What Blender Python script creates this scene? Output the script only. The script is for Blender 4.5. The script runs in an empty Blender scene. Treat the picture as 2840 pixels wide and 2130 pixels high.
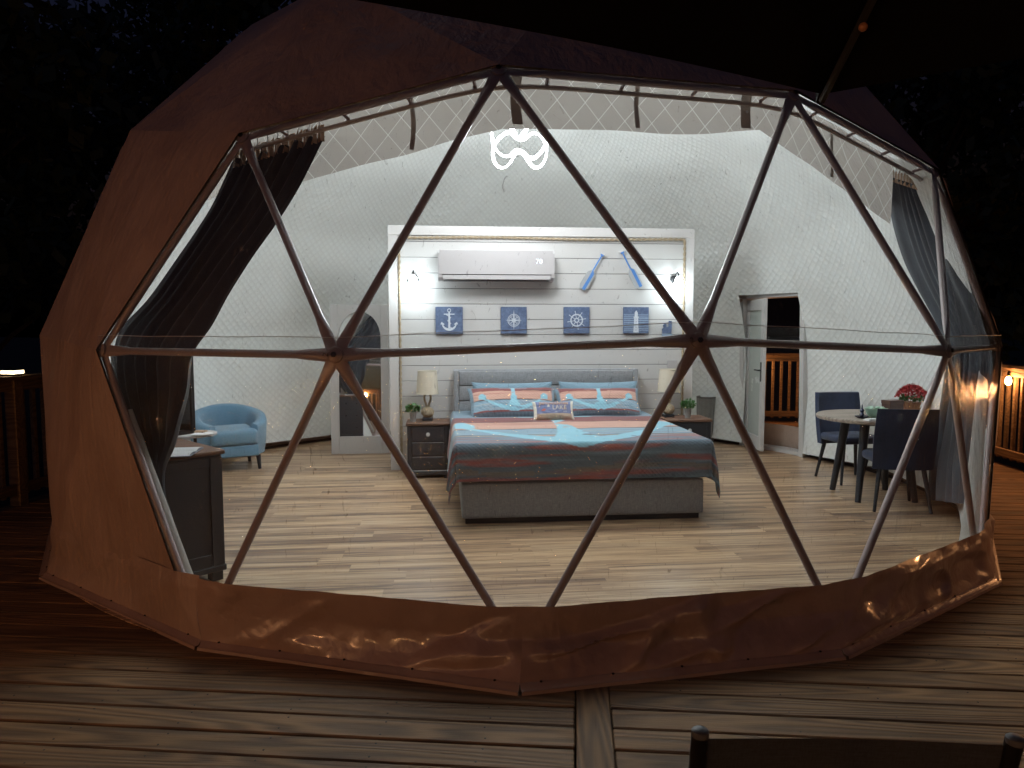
import bpy, bmesh, math, random
import numpy as np
from mathutils import Vector, Matrix, noise
random.seed(7)
R_ = math.radians
sc = bpy.context.scene
col = sc.collection
# ------------------------------------------------------------------ camera, sky, moon, exposure
cam = bpy.data.cameras.new('camera'); cam.sensor_width = 36; cam.lens = 1984.4/2840*36
cam.clip_start = .05; cam.clip_end = 600
camo = bpy.data.objects.new('camera', cam); col.objects.link(camo)
camo.location = (0, 0, 1.547)
camo.rotation_euler = (Matrix.Rotation(R_(90-4.437), 4, 'X') @ Matrix.Rotation(R_(-.057), 4, 'Z')).to_euler()
sc.camera = camo
w = bpy.data.worlds.new('World'); sc.world = w; w.use_nodes = True
wn = w.node_tree.nodes; bg = wn['Background']
sky = wn.new('ShaderNodeTexSky'); sky.sky_type = 'NISHITA'; sky.sun_disc = False
sky.sun_elevation = R_(-3.5); sky.sun_rotation = R_(200)
tint = wn.new('ShaderNodeMix'); tint.data_type = 'RGBA'; tint.blend_type = 'MULTIPLY'; tint.inputs[0].default_value = 1; tint.inputs[7].default_value = (.55, .68, 1.35, 1)
w.node_tree.links.new(sky.outputs[0], tint.inputs[6]); w.node_tree.links.new(tint.outputs[2], bg.inputs[0]); bg.inputs[1].default_value = .3
sun = bpy.data.lights.new('moonlight', 'SUN'); sun.energy = .006; sun.angle = R_(.5); sun.color = (.75, .85, 1)
suno = bpy.data.objects.new('moonlight', sun); col.objects.link(suno); suno.rotation_euler = (R_(40), 0, R_(200))
sc.view_settings.view_transform = 'Standard'; sc.view_settings.look = 'None'
sc.view_settings.exposure = 0; sc.view_settings.gamma = 1; sc.view_settings.use_curve_mapping = False
cy = sc.cycles
cy.max_bounces = 10; cy.diffuse_bounces = 5; cy.glossy_bounces = 4; cy.transmission_bounces = 6; cy.transparent_max_bounces = 24
cy.caustics_reflective = False; cy.caustics_refractive = False; cy.sample_clamp_indirect = 4; cy.use_denoising = True

# ------------------------------------------------------------------ helpers
def tag(o, label=None, cat=None, group=None, kind=None):
    for k, v in (('label', label), ('category', cat), ('group', group), ('kind', kind)):
        if v: o[k] = v
    return o
def thing(name, label, cat, loc=(0, 0, 0), rz=0, group=None):
    o = bpy.data.objects.new(name, None); col.objects.link(o); o.location = loc; o.rotation_euler = (0, 0, rz)
    o.empty_display_size = .1
    return tag(o, label, cat, group)
class MB:
    def __init__(s): s.v = []; s.f = []
    def add(s, v, f):
        n = len(s.v); s.v += [tuple(p) for p in v]; s.f += [tuple(i+n for i in q) for q in f]; return s
    def box(s, x0, x1, y0, y1, z0, z1, c=0):
        if c <= 0:
            v = [(x, y, z) for z in (z0, z1) for y in (y0, y1) for x in (x0, x1)]
            return s.add(v, [(0, 2, 3, 1), (4, 5, 7, 6), (0, 1, 5, 4), (2, 6, 7, 3), (0, 4, 6, 2), (1, 3, 7, 5)])
        c = min(c, (x1-x0)*.45, (y1-y0)*.45, (z1-z0)*.45)
        bm = bmesh.new(); bmesh.ops.create_cube(bm, size=1)
        for q in bm.verts: q.co = Vector(((x0+x1)/2+q.co.x*(x1-x0), (y0+y1)/2+q.co.y*(y1-y0), (z0+z1)/2+q.co.z*(z1-z0)))
        bmesh.ops.bevel(bm, geom=bm.edges[:], offset=c, segments=1 if c < .012 else 3, affect='EDGES', profile=.5)
        bm.verts.index_update()
        s.add([q.co[:] for q in bm.verts], [[q.index for q in f.verts] for f in bm.faces]); bm.free(); return s
    def tube(s, pts, r, n=8, closed=False, cap=True, flat=1.0):
        P = [Vector(p) for p in pts]; m = len(P); rr = r if hasattr(r, '__len__') else [r]*m
        v = []; up = None
        for i in range(m):
            a = P[i-1] if (i > 0 or closed) else P[i]; b = P[(i+1) % m] if (i < m-1 or closed) else P[i]
            t = (b-a).normalized()
            if up is None:
                up = Vector((0, 0, 1)) if abs(t.z) < .9 else Vector((1, 0, 0))
            x = t.cross(up)
            if x.length < 1e-4: x = t.orthogonal()
            x.normalize(); up = x.cross(t).normalized()
            for k in range(n):
                g = 2*math.pi*k/n; v.append(P[i]+x*math.cos(g)*rr[i]+up*math.sin(g)*rr[i]*flat)
        f = []
        for i in range(m if closed else m-1):
            for k in range(n):
                a = i*n; b = ((i+1) % m)*n; f.append((a+k, a+(k+1) % n, b+(k+1) % n, b+k))
        if cap and not closed: f.append(tuple(range(n))[::-1]); f.append(tuple((m-1)*n+k for k in range(n)))
        return s.add(v, f)
    def lathe(s, prof, n=20, cx=0, cy=0, cap=True):
        v = []; f = []
        for (r, z) in prof:
            for k in range(n): g = 2*math.pi*k/n; v.append((cx+r*math.cos(g), cy+r*math.sin(g), z))
        for i in range(len(prof)-1):
            for k in range(n): f.append((i*n+k, i*n+(k+1) % n, (i+1)*n+(k+1) % n, (i+1)*n+k))
        if cap: f.append(tuple(range(n))[::-1]); f.append(tuple((len(prof)-1)*n+k for k in range(n)))
        return s.add(v, f)
    def grid(s, fn, nu, nv):
        v = [fn(i/nu, j/nv) for j in range(nv+1) for i in range(nu+1)]
        f = [(j*(nu+1)+i, j*(nu+1)+i+1, (j+1)*(nu+1)+i+1, (j+1)*(nu+1)+i) for j in range(nv) for i in range(nu)]
        return s.add(v, f)
    def ball(s, c, r, n=12, m=8):
        rx, ry, rz = r if hasattr(r, '__len__') else (r, r, r)
        v = []; f = []
        for j in range(m+1):
            t = math.pi*j/m
            for k in range(n): g = 2*math.pi*k/n; v.append((c[0]+rx*math.sin(t)*math.cos(g), c[1]+ry*math.sin(t)*math.sin(g), c[2]+rz*math.cos(t)))
        for j in range(m):
            for k in range(n): f.append((j*n+k, (j+1)*n+k, (j+1)*n+(k+1) % n, j*n+(k+1) % n))
        return s.add(v, f)
    def prism(s, poly, z0, z1, ax='z'):
        n = len(poly)
        def P(a, b, z): return (a, b, z) if ax == 'z' else (a, z, b)
        v = [P(a, b, z0) for a, b in poly]+[P(a, b, z1) for a, b in poly]
        f = [tuple(range(n))[::-1], tuple(range(n, 2*n))]+[(i, (i+1) % n, n+(i+1) % n, n+i) for i in range(n)]
        return s.add(v, f)
    def xf(s, M): s.v = [tuple(M @ Vector(p)) for p in s.v]; return s
    def mesh(s, name, mat, smooth=False):
        me = bpy.data.meshes.new(name); me.from_pydata(s.v, [], s.f); me.materials.append(mat)
        bm = bmesh.new(); bm.from_mesh(me); bmesh.ops.remove_doubles(bm, verts=bm.verts, dist=1e-6); bmesh.ops.recalc_face_normals(bm, faces=bm.faces); bm.to_mesh(me); bm.free()
        if smooth:
            me.polygons.foreach_set('use_smooth', [True]*len(me.polygons))
            try: me.set_sharp_from_angle(angle=R_(42 if smooth is True else smooth))
            except Exception: pass
        return me
    def build(s, name, mat, parent=None, smooth=False):
        return link(name, s.mesh(name, mat, smooth), parent)
def link(name, me, parent=None):
    o = bpy.data.objects.new(name, me); col.objects.link(o)
    if parent: o.parent = parent
    return o
def kids(o): return [c for c in bpy.data.objects if c.parent == o]
def copy_tree(o, parent=None):
    c = o.copy(); col.objects.link(c); c.parent = parent
    for ch in kids(o): copy_tree(ch, c)
    return c

# ------------------------------------------------------------------ materials
class NT:
    def __init__(s, name):
        s.m = bpy.data.materials.new(name); s.m.use_nodes = True; s.t = s.m.node_tree; s.b = s.t.nodes['Principled BSDF']; s.out = s.t.nodes['Material Output']
    def n(s, ty, **kw):
        q = s.t.nodes.new('ShaderNode'+ty)
        for k, v in kw.items():
            if k[0] == 'i' and k[1:].isdigit(): s.set(q.inputs[int(k[1:])], v)
            elif k[0] == 'I': s.set(q.inputs[k[1:].replace('_', ' ')], v)
            else: setattr(q, k, v)
        return q
    def set(s, inp, v):
        if hasattr(v, 'is_output') or hasattr(v, 'links'): s.t.links.new(v, inp)
        else: inp.default_value = v
    def math(s, op, a, b=None, c=None):
        q = s.n('Math', operation=op); s.set(q.inputs[0], a)
        if b is not None: s.set(q.inputs[1], b)
        if c is not None: s.set(q.inputs[2], c)
        return q.outputs[0]
    def co(s, which='Object', scale=(1, 1, 1), rot=(0, 0, 0), loc=(0, 0, 0), src=None):
        if src is None: src = s.n('NewGeometry').outputs['Position'] if which == 'World' else s.n('TexCoord').outputs[which]
        q = s.n('Mapping', i0=src); q.inputs[1].default_value = loc; q.inputs[2].default_value = rot; q.inputs[3].default_value = scale
        return q.outputs[0]
    def noise(s, v, scale=5, detail=3, rough=.5, dist=0):
        q = s.n('TexNoise', IVector=v, IScale=scale, IDetail=detail, IRoughness=rough, IDistortion=dist); return q.outputs[0]
    def ramp(s, fac, stops, interp='LINEAR'):
        q = s.n('ValToRGB', i0=fac); q.color_ramp.interpolation = interp
        e = q.color_ramp.elements
        while len(e) < len(stops): e.new(.5)
        for el, (p, c) in zip(e, stops): el.position = p; el.color = (c[0], c[1], c[2], 1) if hasattr(c, '__len__') else (c, c, c, 1)
        return q.outputs[0]
    def mix(s, fac, a, b, mode='MIX'):
        q = s.n('Mix', data_type='RGBA', blend_type=mode); s.set(q.inputs[0], fac)
        for i, v in ((6, a), (7, b)):
            if isinstance(v, tuple) and len(v) == 3: v = v+(1,)
            s.set(q.inputs[i], v)
        return q.outputs[2]
    def bump(s, h, dist=.01, strength=1, normal=None):
        q = s.n('Bump'); q.inputs['Strength'].default_value = strength; q.inputs['Distance'].default_value = dist; s.set(q.inputs['Height'], h)
        if normal is not None: s.set(q.inputs['Normal'], normal)
        return q.outputs[0]
    def fin(s, color=None, rough=None, normal=None, metal=0, **kw):
        if color is not None:
            if isinstance(color, tuple): color = color[:3]+(1,)
            s.set(s.b.inputs['Base Color'], color)
        if rough is not None: s.set(s.b.inputs['Roughness'], rough)
        if normal is not None: s.set(s.b.inputs['Normal'], normal)
        s.b.inputs['Metallic'].default_value = metal
        for k, v in kw.items(): s.set(s.b.inputs[k.replace('_', ' ')], v)
        return s.m
def plain(name, c, rough=.6, var=.12, scale=6, metal=0, bump=0, bs=60, **kw):
    t = NT(name); n = t.noise(t.co(), scale, 4, .6)
    k = t.math('MULTIPLY_ADD', n, var*2, 1-var)
    colr = t.mix(1., (c[0], c[1], c[2]), k, 'MULTIPLY')
    nb = t.bump(t.noise(t.co(), bs, 3), .003, bump) if bump else None
    return t.fin(colr, t.math('MULTIPLY_ADD', n, .15, rough-.07), nb, metal, **kw)
def emis(name, c, st):
    t = NT(name); return t.fin((0, 0, 0), .5, Emission_Color=c+(1,), Emission_Strength=st)

def m_fabric(name, c, c2=None, scale=260, rough=.9, bump=.5, sheen=.2):
    t = NT(name); v = t.co()
    a = t.n('TexWave', wave_type='BANDS', bands_direction='X', IVector=v, IScale=scale, IDistortion=2.5, IDetail=2).outputs[0]
    b = t.n('TexWave', wave_type='BANDS', bands_direction='Z', IVector=v, IScale=scale, IDistortion=2.5, IDetail=2).outputs[0]
    h = t.math('ADD', a, b); slub = t.noise(t.co(scale=(9, 9, 120)), 3, 4, .7); slub2 = t.noise(t.co(scale=(120, 120, 9)), 3, 4, .7)
    f = t.math('MULTIPLY', t.math('ADD', slub, slub2), .5)
    colr = t.mix(t.ramp(f, [(.36, 0), (.64, 1)]), c2 or tuple(x*.55 for x in c), c)
    return t.fin(colr, rough, t.bump(h, .0012, bump), Sheen_Weight=sheen)
def m_velvet(name, c):
    t = NT(name); n = t.noise(t.co(scale=(1, 1, .35)), 7, 5, .65)
    return t.fin(t.mix(t.ramp(n, [(.3, 0), (.7, 1)]), tuple(x*.6 for x in c), tuple(x*1.35 for x in c)), .85, t.bump(t.noise(t.co(), 120, 3), .002, .4), Sheen_Weight=.12)

def m_lining():
    t = NT('quilted_lining'); uv = t.n('TexCoord').outputs['UV']
    x = t.n('SeparateXYZ', i0=t.n('VectorMath', operation='ADD', i0=uv, i1=t.n('VectorMath', operation='SCALE', i0=t.n('TexNoise', IVector=uv, IScale=.8, IDetail=2).outputs[1], IScale=.09).outputs[0]).outputs[0])
    s = math.pi/.092
    a = t.math('ABSOLUTE', t.math('SINE', t.math('MULTIPLY', t.math('ADD', x.outputs[0], x.outputs[1]), s)))
    b = t.math('ABSOLUTE', t.math('SINE', t.math('MULTIPLY', t.math('SUBTRACT', x.outputs[0], x.outputs[1]), s)))
    h = t.math('POWER', t.math('MULTIPLY', a, b), .45)
    big = t.noise(t.co(), 1.1, 4, .6, .6)
    hh = t.math('ADD', h, t.math('MULTIPLY', t.noise(t.co(), 7, 3, .5), .35))
    nb = t.bump(hh, .011, .5, t.bump(big, .10, .3))
    colr = t.mix(t.math('MULTIPLY', h, .8), (.76, .775, .765), (.85, .88, .87))
    return t.fin(colr, .55, nb)
def m_canvas():
    t = NT('canvas_cover'); v = t.co()
    n = t.noise(v, 2.2, 5, .6); st = t.noise(t.co(scale=(1, 1, .25)), 9, 4, .6, .4)
    colr = t.mix(t.ramp(n, [(.3, 0), (.75, 1)]), (.33, .235, .185), (.46, .345, .28))
    nb = t.bump(st, .03, .6, t.bump(t.math('ABSOLUTE', t.math('SUBTRACT', t.noise(t.co(scale=(1.6, 1.6, .35), rot=(.1, .25, 0)), 3.2, 3, .6, .5), .5)), .05, .5, t.bump(t.noise(v, 260, 2), .001, .5)))
    return t.fin(colr, t.math('MULTIPLY_ADD', n, .25, .35), nb)
def m_skirt():
    t = NT('pvc_skirt'); v = t.co()
    n = t.noise(v, 3, 5, .6); r1 = t.noise(t.co(scale=(1, 1, 1.6)), 3.4, 3, .5, .35)
    ridge = t.math('ABSOLUTE', t.math('SUBTRACT', r1, .5))
    colr = t.mix(t.ramp(n, [(.3, 0), (.7, 1)]), (.33, .225, .175), (.42, .30, .24))
    nb = t.bump(ridge, .03, .5, t.bump(t.math('ABSOLUTE', t.math('SUBTRACT', t.noise(t.co(scale=(1, 1, .6), rot=(.2, .7, .3)), 7, 3, .6, .3), .5)), .02, .55))
    return t.fin(colr, .30, nb, Coat_Weight=.45, Coat_Roughness=.1)
def m_film():
    t = NT('clear_vinyl'); v = t.co()
    wr = t.noise(t.co(scale=(1, 1, .7)), 5, 4, .62, 1.6); fine = t.noise(t.co(scale=(1, 1, .35), rot=(.3, .5, 0)), 30, 3, .6, 2.2)
    nb = t.bump(fine, .0028, .5, t.bump(wr, .028, .5))
    sc1 = t.n('TexNoise', IVector=t.co(scale=(20, 20, 5), rot=(.9, 1.1, .5)), IScale=1.3, IDetail=3, IDistortion=3.2).outputs[0]
    scratch = t.ramp(sc1, [(.0, 0), (.66, 0), (.76, 1)])
    fr = t.n('Fresnel', IIOR=1.5); t.set(fr.inputs['Normal'], nb)
    gl = t.n('BsdfGlossy', IRoughness=.02); t.set(gl.inputs['Normal'], nb)
    tr = t.n('BsdfTransparent', IColor=(.95, .96, .955, 1))
    m1 = t.n('MixShader', i0=t.math('MINIMUM', t.math('MULTIPLY', fr.outputs[0], .85), 1), i1=tr.outputs[0], i2=gl.outputs[0])
    df = t.n('BsdfDiffuse', IColor=(.8, .8, .8, 1))
    m2 = t.n('MixShader', i0=t.math('MULTIPLY_ADD', scratch, .24, .030), i1=m1.outputs[0], i2=df.outputs[0])
    t.t.links.new(m2.outputs[0], t.out.inputs[0]); return t.m
def m_pane():
    t = NT('glass_pane'); fr = t.n('Fresnel', IIOR=1.5); gl = t.n('BsdfGlossy', IRoughness=.02); tr = t.n('BsdfTransparent', IColor=(.93, .96, .95, 1))
    m1 = t.n('MixShader', i0=fr.outputs[0], i1=tr.outputs[0], i2=gl.outputs[0]); t.t.links.new(m1.outputs[0], t.out.inputs[0]); return t.m
def m_glowglass(name, c, st):
    t = NT(name); e = t.n('Emission', IColor=c+(1,), IStrength=st); tr = t.n('BsdfTransparent')
    a = t.n('AddShader', i0=e.outputs[0], i1=tr.outputs[0]); t.t.links.new(a.outputs[0], t.out.inputs[0]); return t.m
def m_laminate():
    t = NT('laminate'); ROT = R_(-5.372)
    v = t.co('World', rot=(0, 0, ROT)); x = t.n('SeparateXYZ', i0=v)
    row = t.math('FLOOR', t.math('DIVIDE', x.outputs[1], .156))
    ro = t.n('TexWhiteNoise', noise_dimensions='1D', IW=row).outputs[0]
    cx = t.math('FLOOR', t.math('DIVIDE', t.math('ADD', x.outputs[0], t.math('MULTIPLY', ro, 1.3)), 1.3))
    pid = t.math('MULTIPLY_ADD', cx, 7.31, t.math('MULTIPLY', row, 3.77))
    strip = t.math('FLOOR', t.math('DIVIDE', x.outputs[1], .078)); sid = t.math('ADD', t.math('MULTIPLY', strip, 1.93), t.math('MULTIPLY', cx, 5.1))
    r1 = t.n('TexWhiteNoise', noise_dimensions='1D', IW=pid).outputs[0]; r2 = t.n('TexWhiteNoise', noise_dimensions='1D', IW=sid).outputs[0]
    cmb = t.n('CombineXYZ', i0=t.math('MULTIPLY', x.outputs[0], .9), i1=t.math('MULTIPLY', x.outputs[1], 26), i2=t.math('MULTIPLY', pid, 3.1))
    streak = t.noise(cmb.outputs[0], 1.25, 5, .62, .9)
    cmb2 = t.n('CombineXYZ', i0=t.math('MULTIPLY', x.outputs[0], 3.5), i1=t.math('MULTIPLY', x.outputs[1], 110), i2=pid)
    fine = t.noise(cmb2.outputs[0], 1.5, 4, .6, .4)
    f = t.math('ADD', t.math('MULTIPLY', streak, .75), t.math('ADD', t.math('MULTIPLY', r2, .16), t.math('MULTIPLY', fine, .2)))
    colr = t.ramp(f, [(.39, (.085, .045, .027)), (.47, (.195, .113, .067)), (.55, (.345, .22, .133)), (.63, (.52, .35, .205)), (.74, (.64, .465, .30))])
    gry = t.mix(t.ramp(r1, [(.45, 0), (.7, .45)]), colr, t.mix(1., colr, (.80, .83, .90), 'MULTIPLY'))
    kn = t.noise(t.n('CombineXYZ', i0=t.math('MULTIPLY', x.outputs[0], 4), i1=t.math('MULTIPLY', x.outputs[1], 16), i2=pid).outputs[0], 1.6, 2, .5)
    col2 = t.mix(t.ramp(kn, [(.0, 0), (.745, 0), (.79, .8)]), gry, (.13, .08, .05))
    return t.fin(col2, .33, t.bump(fine, .001, .3))
def m_deck(name='deck_wood', c1=(.045, .024, .011), c2=(.27, .148, .062)):
    t = NT(name); rnd = t.n('ObjectInfo').outputs['Random']
    off = t.n('CombineXYZ', i0=t.math('MULTIPLY', rnd, 37), i1=t.math('MULTIPLY', rnd, 3.1), i2=t.math('MULTIPLY', rnd, 11)).outputs[0]
    v0 = t.n('VectorMath', operation='ADD', i0=t.n('TexCoord').outputs['Object'], i1=off).outputs[0]
    v = t.co(src=v0, scale=(.55, 5.5, 5.5)); warp = t.noise(v, 1.2, 3, .5)
    cn = t.noise(t.co(src=v0, scale=(.42, 5.0, 5.0)), 1.05, 1.5, .45, .25)
    rings = t.math('MULTIPLY_ADD', t.math('SINE', t.math('MULTIPLY', cn, 95)), .5, .5)
    fine = t.noise(t.co(src=v0, scale=(3, 90, 90)), 1.4, 4, .7); big = t.noise(t.co(src=v0, scale=(.6, 2.5, 2.5)), 1.7, 4, .6)
    vor = t.n('TexVoronoi', feature='F1', IVector=t.co(src=v0, scale=(1.3, 7.2, 7.2)), IScale=.75).outputs[0]
    knot = t.ramp(vor, [(.0, 1), (.055, 1), (.10, 0)])
    f = t.math('ADD', t.math('MULTIPLY', rings, .34), t.math('ADD', t.math('MULTIPLY', fine, .36), t.math('MULTIPLY', big, .45)))
    tone = t.math('MULTIPLY_ADD', rnd, .5, .75)
    colr = t.mix(t.ramp(f, [(.22, 0), (.95, 1)]), c1, c2)
    colr = t.mix(1., colr, tone, 'MULTIPLY'); colr = t.mix(t.math('MULTIPLY', knot, .8), colr, (.02, .012, .008))
    return t.fin(colr, .72, t.bump(t.math('ADD', t.math('MULTIPLY', rings, .6), t.math('MULTIPLY', fine, .8)), .0035, .8))

LIN = m_lining(); CANV = m_canvas(); SKIRT = m_skirt(); FILM = m_film(); PANE = m_pane(); LAM = m_laminate(); DECK = m_deck()
RAILW = m_deck('rail_wood', (.10, .058, .026), (.30, .19, .095))
STEEL = plain('painted_tube', (.40, .31, .31), .32, .1, 20, .0, .3, 200, Coat_Weight=.4, Coat_Roughness=.15)
BOLT = plain('dark_bolt', (.04, .035, .03), .4, metal=.8)
WHITE = plain('white_paint', (.57, .56, .555), .5, .04, 3, 0, .2, 40)
TRIM = plain('white_trim', (.60, .58, .575), .5, .04, 3)
GROOVE = plain('shadow_gap', (.05, .05, .05), .9)
BLACKW = plain('black_wood', (.014, .018, .025), .42, .25, 8, 0, .35, 40)
BROWNTOP = m_deck('walnut_top', (.06, .028, .018), (.16, .08, .05))
ROPE = plain('jute_rope', (.36, .29, .20), .9, .3, 60, 0, 1, 300)
GREYF = m_fabric('grey_linen', (.37, .38, .40), (.15, .155, .168))
BLUEF = m_fabric('blue_chenille', (.15, .30, .43), (.085, .195, .30), 160, .95, .8, .35)
NAVY = m_velvet('navy_velvet', (.012, .022, .055))
CURT = m_velvet('slate_velvet', (.018, .022, .030))
TAN = plain('tan_tape', (.34, .22, .14), .8)
PLASTW = plain('white_plastic', (.46, .44, .45), .35, .03)
DARKM = plain('dark_metal', (.02, .02, .022), .4, .2, 20, .6)
BLKG = NT('black_gloss').fin((.008, .008, .009), .06)
MIRR = NT('mirror_glass').fin((.86, .88, .88), .02, None, 1)
SHADE = plain('linen_shade', (.66, .60, .49), .8, .06, 20, 0, .3, 200)
LEAF = plain('leaf_green', (.05, .16, .04), .5, .35, 30)
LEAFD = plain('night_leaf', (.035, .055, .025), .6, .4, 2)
BARK = plain('bark', (.07, .05, .035), .9, .4, 5, 0, 1, 20)
GREYP = plain('grey_pot', (.26, .25, .24), .8, .2, 30)
BLKFAB = plain('black_canvas', (.006, .006, .007), .9, .2, 10, Specular_IOR_Level=.05)
def m_attr(name, rough=.9, bump=.5, scale=160, sheen=.2):
    t = NT(name); c = t.n('Attribute', attribute_name='Col').outputs[0]; v = t.co()
    n = t.noise(t.co(scale=(1, 8, 8)), 14, 4, .7)
    q = t.noise(v, scale, 2, .5); xs_ = t.n('SeparateXYZ', i0=v); yz = t.math('ADD', xs_.outputs[1], xs_.outputs[2]); q2 = t.math('ABSOLUTE', t.math('SINE', t.math('MULTIPLY', t.math('ADD', xs_.outputs[0], yz), 85)))
    q3 = t.math('ABSOLUTE', t.math('SINE', t.math('MULTIPLY', t.math('SUBTRACT', xs_.outputs[0], yz), 85)))
    return t.fin(t.mix(1., c, t.math('MULTIPLY_ADD', n, .7, .65), 'MULTIPLY'), rough, t.bump(t.math('POWER', t.math('MULTIPLY', q2, q3), .5), .006, bump, t.bump(q, .002, .4)), Sheen_Weight=sheen)
def colour(me, cols):
    a = me.color_attributes.new('Col', 'FLOAT_COLOR', 'POINT')
    flat = np.ones((len(me.vertices), 4), dtype=np.float32); flat[:, :3] = cols; a.data.foreach_set('color', flat.ravel())

# ================================================================== GROUND AND FAR SETTING
g = MB().grid(lambda u, v: (-220+440*u, -220+440*v, -.9+.5*noise.noise(Vector((u*14, v*14, 0)))), 60, 60)
tag(g.build('ground', plain('forest_floor', (.035, .03, .02), .95, .4, .6, 0, 1, 3), None, True), kind='structure')

# ================================================================== DECK
DR = R_(-4.93)                                      # deck boards run along local x
e_ = Vector((math.cos(DR), math.sin(DR))); n_ = Vector((-math.sin(DR), math.cos(DR)))
deck = bpy.data.objects.new('deck', None); col.objects.link(deck); deck.rotation_euler = (0, 0, DR); tag(deck, kind='structure')
X0, X1, Y0, Y1 = -5.0, 4.93, -2.9, 12.2             # deck edges in deck coordinates
ZT = -.012; PITCH = .1458
board_cache = {}
def board(x0, x1, y, parent=deck):
    L = round(x1-x0, 2)
    if L not in board_cache: board_cache[L] = MB().box(-L/2, L/2, -.0683, .0683, -.03, 0, .005).mesh('deck_board', DECK)
    o = link('deck_board', board_cache[L], parent); o.location = ((x0+x1)/2+random.uniform(-.002, .002), y, ZT+random.uniform(-.0015, .0015)); o.rotation_euler = (random.uniform(-.006, .006), 0, random.uniform(-.0006, .0006)); return o
nails = MB()
k0 = int((Y0-2.856)/PITCH); rest = MB()
for k in range(k0, int((Y1-2.856)/PITCH)+1):
    y = 2.856+PITCH*(k+.5)
    segs = []
    if y < 3.2: segs = [(X0, .015), (.161, X1)]
    else:
        segs = [(X0, .015), (.161, X1)]
    if y > 1.2:
        for (a, b) in segs:
            # skip what lies wholly beneath the dome
            mid = Vector((.064, 7.0)); cy_ = n_.dot(mid); cx_ = e_.dot(mid); hw = 3.6**2-(y-cy_)**2
            if hw > 0 and y > 4:
                hw = math.sqrt(hw)
                if a < 0: b = round(min(b, cx_-hw), 1)
                else: a = round(max(a, cx_+hw), 1)
            if b-a > .3: board(a, b, y)
    else:
        for (a, b) in segs: rest.box(a, b, y-.0695, y+.0695, ZT-.03, ZT, 0)
    if 1.8 < y < 5:
        for jx in np.arange(-4.8, 4.9, .406):
            for dy in (-.04, .042):
                if abs(jx-.09) > .1: nails.lathe([(.0045, ZT+.0002), (.004, ZT+.0012)], 6, jx+random.uniform(-.012, .012), y+dy+random.uniform(-.006, .006))
for i, L in ((0, 5.6),):
    me = MB().box(-.069, .069, -2.9, 3.1, -.032, 0, .004)
    t = NT('x'); bpy.data.materials.remove(t.m)
    o = link('deck_board', MB().box(-3.0, 3.0, -.069, .069, -.032, 0, .004).mesh('deck_board', DECK), deck); o.location = (.088, .1, ZT+.002); o.rotation_euler = (0, 0, R_(90))
tag(rest.build('distant_deck_boards', DECK, deck), kind='stuff')
tag(nails.build('screw_heads', BOLT, deck), kind='stuff')
fr = MB()
for xx in (X0-.02, X1): fr.box(xx, xx+.04, Y0, Y1, -.28, ZT-.033)
for yy in np.arange(Y0, Y1, 2.4): fr.box(X0+.04, X1-.001, yy, yy+.04, -.28, ZT-.036)
fr.build('deck_joists', RAILW, deck)

# ---- railings: posts, caps, rails and every baluster
def railing(name, label, x0, y0, x1, y1, posts, skip=None):
    """from (x0,y0) to (x1,y1) in deck coordinates"""
    P = Matrix.Rotation(DR, 2) @ Vector((x0, y0)); Q = Matrix.Rotation(DR, 2) @ Vector((x1, y1))
    L = (Q-P).length; a = math.atan2((Q-P).y, (Q-P).x)
    t = thing(name, label, 'railing', (P.x, P.y, 0), a)
    MB().box(0, L, -.075, .075, 1.10, 1.138, .004).build('top_cap', RAILW, t)
    MB().box(0, L, -.019, .019, 1.005, 1.098, .003).build('rail', RAILW, t)
    MB().box(0, L, -.019, .019, .09, .18, .003).build('rail', RAILW, t)
    me = MB().box(-.019, .019, -.059, -.021, .06, 1.09, .003).mesh('baluster', RAILW)
    for i in range(int(L/.132)):
        o = link('baluster', me, t); o.location = ((i+.5)*.132, 0, 0)
    pm = MB().box(-.045, .045, -.045, .045, -.1, 1.099, .004).mesh('post', RAILW)
    for i in range(posts+1):
        o = link('post', pm, t); o.location = (L*i/posts, 0, 0)
    return t, P, a, L
rR = railing('deck_railing', 'wooden deck railing on the right, glowing orange under a string light', X1-.05, 3.2, X1-.05, 12.2, 4)
rB = railing('deck_railing', 'wooden railing glimpsed through the open doorway of the dome', X1-.12, 12.12, X0+.12, 12.12, 5)
rL = railing('deck_railing', 'dark wooden railing at the left edge behind the solar post cap', X0+.1, 12.0, X0+.1, -2.8, 6)
rF = railing('deck_railing', 'wooden railing behind the camera, seen only mirrored in the clear vinyl', X0+.2, -2.85, X1-.1, -2.85, 5)

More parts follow.
